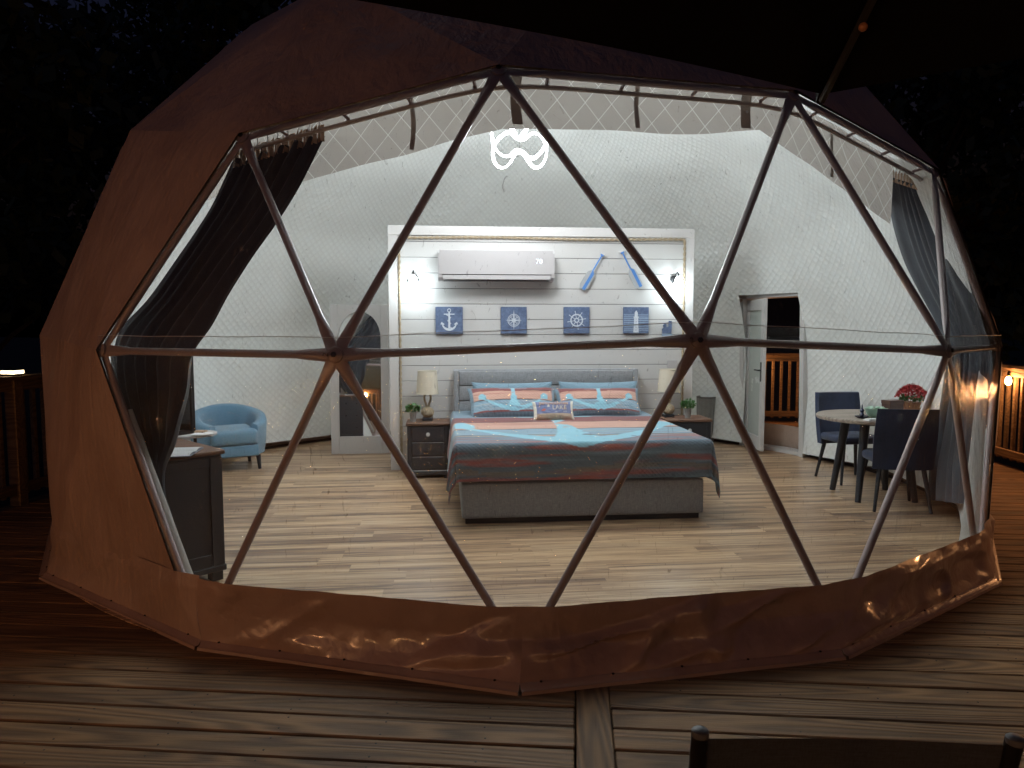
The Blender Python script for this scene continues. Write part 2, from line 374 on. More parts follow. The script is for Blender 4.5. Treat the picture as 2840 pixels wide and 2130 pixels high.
# ---- warm string lights hung under the caps
BULB = m_glowglass('warm_bulb', (1, .50, .17), 62)
def string_lights(label, R, side, xs, power=9):
    t_, P, a, L = R
    s = thing('string_lights', label, 'string light', (P.x, P.y, 0), a, 'warm string lights along the railings')
    pts = []
    for i in range(len(xs)-1):
        for k in range(8):
            u = k/8; pts.append((xs[i]+(xs[i+1]-xs[i])*u, side*.085, 1.075-.16*4*u*(1-u)*.25))
    pts.append((xs[-1], side*.085, 1.075)); MB().tube(pts, .004, 5).build('cable', DARKM, s)
    sk = MB().lathe([(.012, 1.07), (.017, 1.06), (.017, 1.02), (.014, 1.012)], 10).mesh('bulb_socket', DARKM, True)
    bu = MB().lathe([(.012, 1.012), (.02, 1.0), (.03, .975), (.031, .955), (.024, .93), (.006, .918)], 12).mesh('bulb', BULB, True)
    for x in xs:
        o = link('bulb_socket', sk, s); o.location = (x, side*.085, 0)
        o = link('bulb', bu, s); o.location = (x, side*.085, 0)
        l = bpy.data.lights.new('bulb_light', 'POINT'); l.energy = power; l.color = (1, .43, .19); l.shadow_soft_size = .02
        lo = bpy.data.objects.new('bulb_light', l); col.objects.link(lo); lo.parent = s; lo.location = (x, side*.085, .965)
string_lights('warm bulbs strung under the right hand railing cap', rR, 1, [1.5, 2.6, 3.85, 5.14, 6.45, 7.75])
string_lights('warm bulbs under the railing seen through the doorway', rB, 1, [.45, 1.9, 3.3])
string_lights('warm bulbs strung along the railing behind the camera', rF, 1, [.6+.95*k for k in range(9)], 3.5)
string_lights('warm bulbs on the near stretch of the left railing, beside the camera', rL, 1, [10.6, 11.7, 12.8, 13.9], 14)

# solar cap on the left post (world about -4.36, 6.3)
sp = thing('solar_post_cap', 'lit solar lamp cap on top of the left railing post', 'post lamp', (-4.385, 6.27, 0), DR)
MB().box(-.05, .05, -.05, .05, -.1, 1.142, .004).build('post', RAILW, sp)
MB().box(-.062, .062, -.062, .062, 1.142, 1.156, .003).build('cap_base', DARKM, sp)
MB().prism([(-.06, -.06), (.06, -.06), (.06, .06), (-.06, .06)], 1.157, 1.185).build('lens', m_glowglass('warm_lens', (1, .78, .45), 3), sp)
MB().add([(-.072, -.072, 1.186), (.072, -.072, 1.186), (.072, .072, 1.186), (-.072, .072, 1.186), (0, 0, 1.215)], [(3, 2, 1, 0), (0, 1, 4), (1, 2, 4), (2, 3, 4), (3, 0, 4)]).build('cap_roof', DARKM, sp)
l = bpy.data.lights.new('solar_light', 'POINT'); l.energy = .35; l.color = (1, .72, .4); l.shadow_soft_size = .02
lo = bpy.data.objects.new('solar_light', l); col.objects.link(lo); lo.parent = sp; lo.location = (0, 0, 1.17)

# ================================================================== TREES
def tree(x, y, h, r, label, seed, leafs=6200, base=.25):
    rg = np.random.RandomState(seed); t = thing('dark_tree', label, 'tree', (x, y, -.8))
    m = MB(); pts = [(rg.uniform(-.1, .1)*i, rg.uniform(-.1, .1)*i, h*i/7) for i in range(8)]
    m.tube(pts, [.22*(1-i/8.5)+.02 for i in range(8)], 8)
    cl = []
    for k in range(26):
        z = h*(base+(1-base)*rg.rand()**.9); a = rg.uniform(0, 6.28); rr = r*math.sin(min(1, (z/h-base)/(1-base)+.12)*math.pi)**.6*rg.uniform(.45, 1)
        p = np.array([rr*math.cos(a), rr*math.sin(a), z]); cl.append(p)
        b = np.array(pts[min(7, max(1, int(z/h*7)-1))]); m.tube([b, (b+p)/2+[0, 0, .15], p], [.05, .035, .012], 5)
    m.build('trunk', BARK, t, True)
    C = np.array(cl)[rg.randint(0, len(cl), leafs)]+rg.normal(0, .5, (leafs, 3))*[r*.32, r*.32, r*.26]
    d = rg.normal(0, 1, (leafs, 2, 3)); d /= np.linalg.norm(d, axis=2, keepdims=True); s = rg.uniform(.08, .20, (leafs, 1))
    a, b = d[:, 0]*s, d[:, 1]*s*.7
    V = np.stack([C-a, C+b, C+a, C-b], 1).reshape(-1, 3); F = np.arange(leafs*4).reshape(-1, 4)
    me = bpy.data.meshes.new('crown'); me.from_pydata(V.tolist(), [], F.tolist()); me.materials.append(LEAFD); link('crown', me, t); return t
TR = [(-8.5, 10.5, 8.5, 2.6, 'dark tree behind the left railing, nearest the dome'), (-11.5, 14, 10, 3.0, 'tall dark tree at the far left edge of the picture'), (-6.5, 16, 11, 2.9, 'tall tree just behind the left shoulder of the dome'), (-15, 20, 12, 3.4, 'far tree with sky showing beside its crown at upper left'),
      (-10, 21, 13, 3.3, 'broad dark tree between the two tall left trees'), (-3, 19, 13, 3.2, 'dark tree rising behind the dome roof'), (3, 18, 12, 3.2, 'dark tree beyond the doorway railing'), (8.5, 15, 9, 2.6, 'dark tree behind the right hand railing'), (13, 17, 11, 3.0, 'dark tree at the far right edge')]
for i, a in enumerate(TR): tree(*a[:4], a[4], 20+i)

# ================================================================== GEODESIC DOME
RHO = 3.948; CTR = Vector((.0637, 6.9998, .7565)); A0 = R_(-114.46)
def icos():
    V = [(0, 0, 1.)]; z = 1/math.sqrt(5); r = 2/math.sqrt(5)
    V += [(r*math.cos(R_(72*k)), r*math.sin(R_(72*k)), z) for k in range(5)]+[(r*math.cos(R_(72*k+36)), r*math.sin(R_(72*k+36)), -z) for k in range(5)]+[(0, 0, -1.)]
    V = [Vector(v) for v in V]; L = []; T = []
    def idx(p):
        p = p.normalized()
        for q, v in enumerate(L):
            if (v-p).length < 1e-4: return q
        L.append(p); return len(L)-1
    for i in range(12):
        for j in range(i+1, 12):
            for k in range(j+1, 12):
                if all(abs((V[a]-V[b]).length-1.0515) < .01 for a, b in ((i, j), (j, k), (i, k))):
                    gg = {}
                    for a in range(4):
                        for b in range(4-a): gg[a, b] = idx(V[i]*(3-a-b)+V[j]*a+V[k]*b)
                    for a in range(3):
                        for b in range(3-a):
                            T.append((gg[a, b], gg[a+1, b], gg[a, b+1]))
                            if a+b < 2: T.append((gg[a+1, b], gg[a+1, b+1], gg[a, b+1]))
    return L, T
L_, T_ = icos(); ROTZ = Matrix.Rotation(A0, 3, 'Z')
D_ = [ROTZ @ v for v in L_]                       # unit directions of the nodes
def node(i, rho=RHO): return CTR+D_[i]*rho
N_ = [9, 8, 6, 3]; W_ = [37, 31, 34, 36, 46]; B_ = [43, 32, 35, 52]
# the erected frame is a little off the ideal sphere at these nodes
TWEAK = {9: (.010, 0, .010), 8: (-.004, 0, .020), 31: (-.003, 0, -.005), 34: (-.007, 0, -.005), 36: (.008, 0, -.010), 37: (.028, 0, -.004), 46: (-.012, 0, -.018), 6: (.001, 0, 0), 3: (0, 0, .007)}
def nd(i, rho=RHO): return node(i, rho)+Vector(TWEAK.get(i, (0, 0, 0)))
WIN = [(9, 37, 31), (9, 8, 31), (8, 31, 34), (8, 6, 34), (6, 34, 36), (6, 3, 36), (3, 36, 46), (37, 31, 43), (31, 43, 32), (31, 34, 32), (34, 32, 35), (34, 35, 36), (35, 36, 52), (36, 46, 52)]
WINS = {tuple(sorted(t)) for t in WIN}
TOP = [t for t in T_ if min(D_[i].z for i in t) > -.2]      # triangles above the base ring
dome = thing('dome_tent', 'large brown geodesic dome tent with a clear vinyl front, lit inside', 'dome tent', (CTR.x, CTR.y, 0))
DC = Vector((CTR.x, CTR.y, 0))
def tri_surface(mb, a, b, c, n, fn):
    ids = {}; v = []; f = []
    for i in range(n+1):
        for j in range(n+1-i):
            k = n-i-j; p = (a*k+b*i+c*j)/n; ids[i, j] = len(v); v.append(fn(p, i/n, j/n, k/n)-DC)
    for i in range(n):
        for j in range(n-i):
            f.append((ids[i, j], ids[i+1, j], ids[i, j+1]))
            if i+j < n-1: f.append((ids[i+1, j], ids[i+1, j+1], ids[i, j+1]))
    return mb.add(v, f)
def sphuv(me):
    uvl = me.uv_layers.new(name='UVMap')
    for lp in me.loops:
        p = me.vertices[lp.vertex_index].co+DC-CTR
        a = math.atan2(p.y, -p.x if False else p.x); a = (a-R_(-90)) % (2*math.pi)
        pol = math.acos(max(-1, min(1, p.normalized().z)))
        uvl.data[lp.index].uv = (a*3.4, pol*3.9)
def cut_door(me, margin=0.0):
    a0, a1 = R_(24.0-margin), R_(37.9+margin); zt = 1.965+margin*.05
    bm = bmesh.new(); bm.from_mesh(me)
    c = Vector((0, 0, 0))
    for nrm, co in ((Vector((-math.sin(a0), math.cos(a0), 0)), c), (Vector((-math.sin(a1), math.cos(a1), 0)), c), (Vector((0, 0, 1)), Vector((0, 0, zt)))):
        bmesh.ops.bisect_plane(bm, geom=bm.verts[:]+bm.edges[:]+bm.faces[:], plane_co=co, plane_no=nrm, dist=1e-5)
    kill = []
    for f in bm.faces:
        q = f.calc_center_median(); a = math.atan2(q.y, q.x)
        if a0 < a < a1 and q.z < zt: kill.append(f)
    if kill: bmesh.ops.delete(bm, geom=kill, context='FACES')
    bm.to_mesh(me); bm.free(); return len(me.polygons)
# opaque canvas panels, one per triangle of the frame
for t in TOP:
    if tuple(sorted(t)) in WINS: continue
    a, b, c = [nd(i, RHO+.035) for i in t]
    mid = (a+b+c)/3; nn = (mid-CTR).normalized(); near = mid.y < 8 and mid.x < 1 or mid.y < 6.2
    def fn(p, i, j, k, nn=nn):
        e = min(i, j, k)*3; s = min(1, e*4)
        q = Vector(p)*1.3; d = .028*noise.noise(q*1.2)+.012*noise.noise(Vector((p.x*5, p.y*5, p.z*1.5)))
        return p+nn*(d*s+.010*e)
    me = tri_surface(MB(), a, b, c, 14 if near else 4, fn).mesh('canvas_panel', CANV, 60)
    if cut_door(me, .6): link('canvas_panel', me, dome).location = (0, 0, 0)
# quilted lining, one continuous sheet inside
lm = MB(); EDGE_N = {9, 8, 6, 3, 37, 46, 43, 52}
for t in TOP:
    if tuple(sorted(t)) in WINS: continue
    a, b, c = [nd(i, RHO-.06) for i in t]; nn = ((a+b+c)/3-CTR).normalized()
    def fn(p, i, j, k, t=t):
        u = (p-CTR).normalized(); e = min(i, j, k)*3
        gk = sum(w_ for w_, q_ in ((k, t[0]), (i, t[1]), (j, t[2])) if q_ in EDGE_N); pull = max(0, (gk-.72)/.28)**.8
        p = p+u*.082*pull
        if pull > 0: u = u
        sph = CTR+u*(RHO-.10); q = p.lerp(sph, .2*(1-pull))
        return q+u*(1-pull)*(-.026+.018*noise.noise(p*.9+Vector((3, 1, 2)))+.012*noise.noise(p*3.1))
    tri_surface(lm, a, b, c, 9, fn)
me = lm.mesh('quilted_lining', LIN, 180); sphuv(me); cut_door(me); link('quilted_lining', me, dome)
# black gap / base strip where lining meets the floor
bs = MB()
def ring(r, z): return [(r*math.cos(R_(3*k)), r*math.sin(R_(3*k)), z) for k in range(120)]
v = ring(3.86, .0)+ring(3.845, .035)
fs = []
for k in range(120):
    am = 3*k+1.5
    if am > 180: am -= 360
    if 24 < am < 38 or -128 < am < -30: continue
    fs.append((k, (k+1) % 120, 120+(k+1) % 120, 120+k))
bs.add(v, fs).build('base_strip', DARKM, dome)

# clear vinyl window: upper and lower sheets
def film_fn(nn):
    def fn(p, i, j, k):
        e = min(i, j, k)*3
        return p+nn*(.012*e+.010*noise.noise(p*2.3)*min(1, e*5)+.004*noise.noise(Vector((p.x*9, p.y*9, p.z*3)))*min(1, e*6))
    return fn
for nm, tr in (('window_film', WIN[:7]), ('window_film', WIN[7:])):
    m = MB()
    for t in tr:
        a, b, c = [nd(i, RHO+.026) for i in t]; tri_surface(m, a, b, c, 16, film_fn(((a+b+c)/3-CTR).normalized()))
    m.build(nm, FILM, dome, 60)
# overlap band just above the waist tubes
m = MB(); wp = [nd(i, RHO+.034) for i in W_]; up = [a+(nd(9 if k == 0 else (8 if k < 2 else (6 if k < 4 else 3)), RHO+.03)-a).normalized()*.0 for k, a in enumerate(wp)]
pv = []; 
for i in range(4):
    for k in range(13 if i == 3 else 12):
        q = wp[i].lerp(wp[i+1], k/12); nn = (q-CTR).normalized(); h = .075+.006*noise.noise(q*4)
        pv.append((q-DC-Vector((0, 0, .01)), q-DC+Vector((-nn.x*.014, -nn.y*.014, h))))
v = [p for a in pv for p in a]; m.add(v, [(2*i, 2*i+2, 2*i+3, 2*i+1) for i in range(len(pv)-1)]).build('window_seam_band', FILM, dome, 60)

MB().tube([b_ for a_, b_ in pv], .0016, 5).build('window_seam_welt', WHITE, dome)
# tube struts with flattened ends, hubs
def strut(a, b, r=.0195):
    a = a-DC; b = b-DC; ax = (b-a); Lx = ax.length; ax.normalize(); rad = ((a+b)/2-(CTR-DC)).normalized(); rad = (rad-ax*rad.dot(ax)).normalized(); tan = ax.cross(rad)
    st = [(.0, .030, .006), (.05, .032, .006), (.09, .029, .009), (.15, .026, .015), (.22, r, r)]
    rows = [(d, w_, t_) for d, w_, t_ in st]+[(Lx*.5, r, r)]+[(Lx-d, w_, t_) for d, w_, t_ in st[::-1]]
    v = []; n = 12
    for d, w_, t_ in rows:
        for k in range(n): g = 2*math.pi*k/n; v.append(a+ax*d+tan*math.cos(g)*w_+rad*math.sin(g)*t_)
    f = [(i*n+k, i*n+(k+1) % n, (i+1)*n+(k+1) % n, (i+1)*n+k) for i in range(len(rows)-1) for k in range(n)]+[tuple(range(n))[::-1], tuple((len(rows)-1)*n+k for k in range(n))]
    return MB().add(v, f).build('strut', STEEL, dome, True)
E_ = [(9, 8), (8, 6), (6, 3), (37, 31), (31, 34), (34, 36), (36, 46), (9, 37), (9, 31), (8, 31), (8, 34), (6, 34), (6, 36), (3, 36), (3, 46), (37, 43), (31, 43), (31, 32), (34, 32), (34, 35), (36, 35), (36, 52), (46, 52), (43, 32), (32, 35), (35, 52)]
for a, b in E_: strut(nd(a), nd(b))
for i in (9, 8, 6, 3, 37, 31, 34, 36, 46):
    p = nd(i, RHO+.004)-DC; nn = D_[i]; q = nn.to_track_quat('Z', 'Y').to_matrix().to_4x4(); M4 = Matrix.Translation(p) @ q
    h = MB().lathe([(.036, -.012), (.038, -.004), (.038, .006), (.03, .010), (.0, .011)], 18, cap=False).xf(M4).build('hub_plate', STEEL, dome, True)
    MB().lathe([(.013, .011), (.014, .013), (.013, .017), (0, .018)], 6, cap=False).xf(Matrix.Translation(nn*.004) @ M4).build('bolt_head', BOLT, h)

PL = []
for t in TOP:
    a, b, c = [nd(i, RHO+.045) for i in t]; q = (b-a).cross(c-a).normalized(); q = q if q.dot(a-CTR) > 0 else -q; PL.append((q, q.dot(a)))
def shell(az_, z):
    d = Vector((math.cos(az_), math.sin(az_), 0)); o = Vector((CTR.x, CTR.y, z)); k = min((dd-q.dot(o))/q.dot(d) for q, dd in PL if q.dot(d) > .2); return o+d*k
# skirt around the base: near its top edge it follows the frame, at the deck it flares out
hemW = {0: (-1.539, 3.366), 1: (.032, 2.927), 2: (1.578, 3.257), 3: (2.987, 4.251), -1: (-2.959, 4.362)}
base_ids = sorted([i for i in range(len(L_)) if abs(D_[i].z+.18) < .02], key=lambda i: math.atan2(D_[i].y, D_[i].x))
az = [math.atan2(D_[i].y, D_[i].x) for i in base_ids]
def corner(i):
    for k, id_ in ((0, 43), (1, 32), (2, 35), (3, 52), (-1, 38)):
        if i == id_: q = Vector((*hemW[k], 0)); return q-(q-DC).normalized()*.042
    d = Vector((D_[i].x, D_[i].y, 0)).normalized(); return Vector((CTR.x, CTR.y, 0))+d*3.99
def top_at(p0):      # point on the frame at height .31 above hem point p0
    d = Vector((p0.x-CTR.x, p0.y-CTR.y, 0)).normalized(); return d
order = base_ids; nS = len(order)
hem_pts = []
for q in range(nS):
    i, j = order[q], order[(q+1) % nS]; a, b = corner(i), corner(j)
    A, B = nd(i, RHO+.045), nd(j, RHO+.045); azm = math.degrees(math.atan2((A+B).y/2-CTR.y, (A+B).x/2-CTR.x))
    if 20 < azm < 40: continue
    near = A.y < 7.5 and B.y < 7.5; nu, nv = (90, 30) if near else (8, 4); winseg = -150 < azm < -35 and tuple(sorted((i, j))) in {tuple(sorted(x)) for x in ((43, 32), (32, 35), (35, 52))}
    # waist node that closes the triangle i-j-w
    wv = [t for t in TOP if i in t and j in t][0]; wk = [k for k in wv if k not in (i, j)][0]; Wn = nd(wk, RHO+.045)
    nn = (B-A).cross(Wn-A).normalized()
    if nn.dot(A-CTR) < 0: nn = -nn
    def fn(u, vv, A=A, B=B, a=a, b=b, nn=nn, near=near, winseg_=winseg):
        # plane of the panel at height z
        z = .02+(.30 if winseg_ else .31)*vv; bl = A.lerp(B, u); hz = Vector((nn.x, nn.y, 0)).normalized()
        tp = shell(math.atan2(bl.y-CTR.y, bl.x-CTR.x), z)
        hp = a.lerp(b, u); hp.z = .02
        s = max(0, 1-vv*(1.9 if winseg_ else 2.6))**1.25; q_ = tp.lerp(Vector((hp.x, hp.y, z)), s)
        if near:
            ed = min(1, vv*6, (1-vv)*5, u*9, (1-u)*9); w1 = noise.noise(Vector((q_.x*1.6+q_.z*2, q_.y*1.6, q_.z*4))); w2 = 1-2*abs(noise.noise(Vector((q_.x*2.2-q_.z*3.2, q_.y*2.2+q_.z*2, 5))))
            rgt = max(0, min(1, (q_.x+.2)/1.2)); amp = (0.5 if not winseg_ else 1)*.35+.65*rgt+.5*math.exp(-((q_.x-.05)/.5)**2)
            q_ = q_+hz*(ed*amp*(.022*w1+.11*max(0, w2-.62)+.006*noise.noise(q_*14)))
            if vv > .93 and winseg_: q_.z += .005*noise.noise(q_*7)
        if vv > .8 and not winseg_: q_ = q_-hz*(vv-.8)*.06
        return q_-DC
    MB().grid(fn, nu, nv).build('skirt_panel', SKIRT if winseg else CANV, dome, 60)
    # hem flap with batten lying on the deck
    o = Vector((nn.x, nn.y, 0)).normalized()
    for r0, r1, z0, z1, nm, mt in ((-.03, .018, -.009, .022, 'hem_batten', SKIRT),):
        def gg(u, vv, a=a, b=b, o=o):
            p = a.lerp(b, u); prof = [(-.035, .020), (-.01, .026), (.012, .019), (.020, .006), (.040, .004), (.043, -.010)]
            k = min(4, int(vv*5)); f_ = vv*5-k; x_ = prof[k][0]*(1-f_)+prof[k+1][0]*f_; z_ = prof[k][1]*(1-f_)+prof[k+1][1]*f_
            q_ = p+o*x_; q_.z = z_+.002*noise.noise(p*9); return q_-DC
        MB().grid(gg, 24 if near else 4, 5).build(nm, mt, dome, 60)
    if near:
        for u in (.06, .27, .48, .69, .93):
            p = a.lerp(b, u)+o*.001-DC; p.z = .0245; hem_pts.append(p)
m = MB()
for p in hem_pts: m.ball((p.x, p.y, p.z), (.007, .007, .004), 8, 4)
tag(m.build('hem_screws', BOLT, dome), kind='stuff')
# ================================================================== INTERIOR: floor
RZ = R_(5.372); we = Vector((math.cos(RZ), math.sin(RZ), 0)); wnv = Vector((-math.sin(RZ), math.cos(RZ), 0))
def RM(s, d, z=0): return we*s+wnv*d+Vector((0, 0, z))        # room coordinates: along the plank wall, away from the camera
def rthing(name, label, cat, s, d, z=0, rz=0, group=None): return thing(name, label, cat, tuple(RM(s, d, z)), RZ+rz, group)
fl = bpy.data.objects.new('floor', None); col.objects.link(fl); fl.rotation_euler = (0, 0, RZ); tag(fl, kind='structure')
cs, cd = .0637*we.x+6.9998*we.y, .0637*wnv.x+6.9998*wnv.y
MB().lathe([(3.92, -.0095), (3.92, -.004)], 90, cs, cd).build('subfloor', LAM, fl)
PW = .156; far = MB()
for row in range(int((cd-3.95)/PW), int((cd+3.95)/PW)+1):
    y0, y1 = row*PW+.0009, (row+1)*PW-.0009
    wd = max(abs(y0-cd), abs(y1-cd))
    if wd > 3.9: continue
    hw = math.sqrt(3.91**2-wd**2); rr = random.Random(row).random()*1.3; x = cs-hw; brk = math.floor((x+rr)/1.3)*1.3-rr+1.3
    while x < cs+hw-.01:
        xe = min(brk, cs+hw)
        if xe-x > .02:
            if y0 < 5.9: MB().box(x+.0006, xe-.0006, y0, y1, -.003, 0, .0008).build('floor_plank', LAM, fl)
            else: far.box(x+.0006, xe-.0006, y0, y1, -.003, 0)
        x = xe; brk += 1.3
tag(far.build('far_floor_planks', LAM, fl), kind='stuff')

# ================================================================== plank wall behind the bed
WS0, WS1, WD, WH = -.595, 2.774, 7.832, 2.645
pw = rthing('plank_wall', 'white shiplap partition wall standing behind the bed', 'wall', 0, WD)
MB().box(WS0+.01, WS1-.01, .022, .12, 0, WH-.01).build('wall_core', GROOVE, pw)
zs = [.145+.167*k for k in range(-1, 15)]
for k, z in enumerate(zs):
    z0 = max(.003, z); z1 = min(z+.167-.005, WH-.1)
    if z1-z0 > .02: MB().box(WS0+.09, WS1-.09, random.uniform(.008, .0105), .021, z0, z1, .002).build('shiplap_plank', WHITE, pw)
MB().box(WS0, WS0+.1, -.012, .13, 0, WH-.101, .003).build('trim_board', TRIM, pw)
MB().box(WS1-.1, WS1, -.012, .13, 0, WH-.101, .003).build('trim_board', TRIM, pw)
MB().box(WS0, WS1, -.012, .13, WH-.1, WH, .003).build('trim_board', TRIM, pw)
# rope border: two twisted strands
rp = rthing('rope_border', 'tan jute rope edging running round the shiplap wall', 'rope', 0, WD)
path = [(WS0+.118, .01)]+[(WS0+.118, z) for z in np.arange(.05, 2.5, .008)]+[(s, 2.522+.006*math.sin(s*3)) for s in np.arange(WS0+.118, WS1-.112, .008)]+[(WS1-.112, z) for z in np.arange(2.5, .01, -.008)]
for ph in (0, math.pi):
    MB().tube([(s+.0075*math.cos(i*.42+ph), -.012+.0075*math.sin(i*.42+ph), z) if (s < WS0+.12 or s > WS1-.113) else (s, -.012+.0075*math.sin(i*.42+ph), z+.0075*math.cos(i*.42+ph)) for i, (s, z) in enumerate(path)], .0085, 6).build('rope_strand', ROPE, rp, True)

# air conditioner
ac = rthing('air_conditioner', 'long white split air conditioner high on the shiplap wall', 'air conditioner', .555, WD)
def acp(): return [(-.002, 2.05), (-.17, 2.052), (-.205, 2.085), (-.215, 2.13), (-.215, 2.34), (-.19, 2.373), (-.002, 2.373)]
P_ = acp(); m = MB(); n = len(P_)
m.add([(-.617, y, z) for y, z in P_]+[(.617, y, z) for y, z in P_], [tuple(range(n)), tuple(range(n, 2*n))[::-1]]+[(i, (i+1) % n, n+(i+1) % n, n+i) for i in range(n)]).build('housing', PLASTW, ac)
MB().box(-.60, .60, -.2175, -.2155, 2.118, 2.368, .001).build('front_cover', PLASTW, ac)
MB().box(-.56, .57, -.212, -.03, 2.0495, 2.0515).build('air_slot', BLKG, ac)
MB().box(-.565, .575, -.2135, -.195, 2.066, 2.112, .004).xf(Matrix.Translation((0, -.004, -.004))).build('louvre', PLASTW, ac)
MB().box(-.575, .585, -.2165, -.212, 2.112, 2.1175).build('shadow_line', BLKG, ac)
def text(s, size, mat, name, parent, loc, rot, ext=.001, align='CENTER'):
    cu = bpy.data.curves.new('t', 'FONT'); cu.body = s; cu.size = size; cu.extrude = ext; cu.align_x = align; cu.align_y = 'CENTER'
    o = bpy.data.objects.new('t', cu); col.objects.link(o); bpy.context.view_layer.update()
    me = bpy.data.meshes.new_from_object(o.evaluated_get(bpy.context.evaluated_depsgraph_get())); bpy.data.objects.remove(o); bpy.data.curves.remove(cu)
    me.materials.clear(); me.materials.append(mat); r = link(name, me, parent); r.location = loc; r.rotation_euler = rot; return r
text('70', .075, emis('display_light', (.8, .9, 1), 2.2), 'display_digits', ac, (.452, -.2185, 2.253), (R_(90), 0, 0), .0005)

# crossed-back oars
OARG = plain('oar_grey', (.36, .38, .40), .6, .1, 20)
OARB = plain('oar_blue', (.07, .20, .50), .6, .25, 25)
def oar(label, x, z, tilt, sgn):
    t = rthing('oar', label, 'oar', x, WD-.03, z, 0, 'decorative wall oars'); t.rotation_euler = (0, tilt, RZ)
    MB().tube([(0, 0, -.02), (0, 0, .20)], [.009, .008], 8).build('shaft', OARB, t)
    MB().box(-.034, .034, -.010, .010, .20, .222, .004).build('handle', WHITE, t)
    MB().box(-.006*sgn-.012, -.006*sgn+.024, -.011, .011, .186, .205, .003).build('handle_band', OARB, t)
    bl = [(-.012, 0), (-.04, -.03), (-.047, -.07), (-.047, -.20), (-.03, -.235), (.03, -.235), (.047, -.20), (.047, -.07), (.04, -.03), (.012, 0)]
    MB().prism(bl, -.006, .006, 'y').build('blade', OARG, t)
    st = [(.004, 0), (.03, -.03), (.03, -.232), (-.004, -.232), (-.004, -.03)] if sgn > 0 else [(-.004, 0), (-.03, -.03), (-.03, -.232), (.004, -.232), (.004, -.03)]
    MB().prism(st, -.0085, -.0065, 'y').build('blade_stripe', OARB, t)
oar('white and blue toy oar leaning right, blade at lower left', 1.627, 2.18, R_(31), 1)
oar('white and blue toy oar leaning left, blade at lower right, nearest the right sconce', 2.045, 2.205, R_(-28), 1)

# four nautical pictures: blue canvas, raised pale print
BLUEC = NT('blue_print'); _v = BLUEC.co(); BLUEC = BLUEC.fin(BLUEC.mix(BLUEC.ramp(BLUEC.noise(_v, 26, 5, .75), [(.32, 0), (.68, 1)]), (.036, .056, .125), (.12, .17, .28)), .7)
INK = plain('pale_print', (.62, .66, .72), .8, .3, 90); INKM = plain('mid_print', (.26, .34, .46), .8, .25, 60)
def arc(r, a0, a1, n=18, cx=0, cz=0): return [(cx+r*math.cos(R_(a0+(a1-a0)*i/n)), cz+r*math.sin(R_(a0+(a1-a0)*i/n))) for i in range(n+1)]
def line(m, pts, wd, y=-.0265):
    """flat printed stroke of width wd"""
    q = [Vector((a, b)) for a, b in pts]; v = []; f = []
    for i, p in enumerate(q):
        t = (q[min(i+1, len(q)-1)]-q[max(i-1, 0)]); t = t.normalized() if t.length else Vector((1, 0)); nn = Vector((-t.y, t.x)); ww = wd[i] if hasattr(wd, '__len__') else wd
        for sg in (1, -1): v.append((p.x+nn.x*ww/2*sg, y, p.y+nn.y*ww/2*sg))
    f = [(2*i, 2*i+1, 2*i+3, 2*i+2) for i in range(len(q)-1)]; m.add(v, f)
def pic(label, s, w_=.295, h_=.292, z=1.636):
    t = rthing('wall_picture', label, 'picture', s, WD, z, random.uniform(-.002, .002), 'row of four blue nautical pictures')
    MB().box(-w_/2, w_/2, -.026, -.0, -h_/2, h_/2, .003).build('canvas', BLUEC, t); return t
t = pic('blue picture with a rope wrapped anchor, first from the left', .052); m = MB()
line(m, arc(.017, 0, 360, cz=.107), .007); line(m, [(0, .09), (0, -.085)], [.016, .022]); line(m, [(-.058, .066), (.058, .066)], .011)
line(m, arc(.078, 200, 340, cz=-.022), [.012+.014*math.sin(math.pi*i/18) for i in range(19)])
for sx in (-1, 1): line(m, [(sx*.062, -.05), (sx*.083, -.018), (sx*.085, -.045)], [.03, .004, .02])
line(m, [(-.03, .06), (.018, .03), (-.018, -.005), (.02, -.035), (-.012, -.06), (.03, -.085)], .008, -.027); m.build('anchor_print', INK, t)
t = pic('blue picture with a compass rose, second from the left', .755, .285); m = MB()
line(m, arc(.066, 0, 360, 32), .006); line(m, arc(.050, 0, 360, 32), .0035)
for k in range(8):
    a = R_(45*k); L = .115 if k % 4 == 2 else (.088 if k % 2 == 0 else .06); line(m, [(0, 0), (L*math.cos(a), L*math.sin(a))], [.020 if k % 2 == 0 else .014, .001])
for k in range(32): a = R_(11.25*k); line(m, [(.053*math.cos(a), .053*math.sin(a)), (.062*math.cos(a), .062*math.sin(a))], .003)
m.build('compass_print', INK, t)
t = pic("blue picture with a ship's wheel, third from the left", 1.45, .288); m = MB()
line(m, arc(.064, 0, 360, 32), .014); line(m, arc(.022, 0, 360, 20), .012)
for k in range(8): a = R_(45*k+10); line(m, [(.02*math.cos(a), .02*math.sin(a)), (.085*math.cos(a), .085*math.sin(a)), (.104*math.cos(a), .104*math.sin(a))], [.006, .006, .010])
m.build('wheel_print', INK, t)
t = pic('blue picture with a white lighthouse, rightmost of the four', 2.118, .287); m = MB()
for k in range(9): line(m, [(-.14, .06-.021*k), (.14, .06-.021*k+random.uniform(-.004, .004))], .009, -.0264)
m.build('sea_bands', INKM, t); m = MB()
line(m, [(0, -.135), (0, -.02), (0, .03)], [.062, .048, .046], -.027); line(m, [(0, .03), (0, .042)], .06, -.0272); line(m, [(0, .042), (0, .085), (0, .108)], [.036, .034, .006], -.027); m.build('lighthouse_print', INK, t)
m = MB()
for k in range(5): line(m, [(0, -.11+.03*k), (0, -.102+.03*k)], .009, -.0276)
m.build('tower_windows', BLUEC, t)
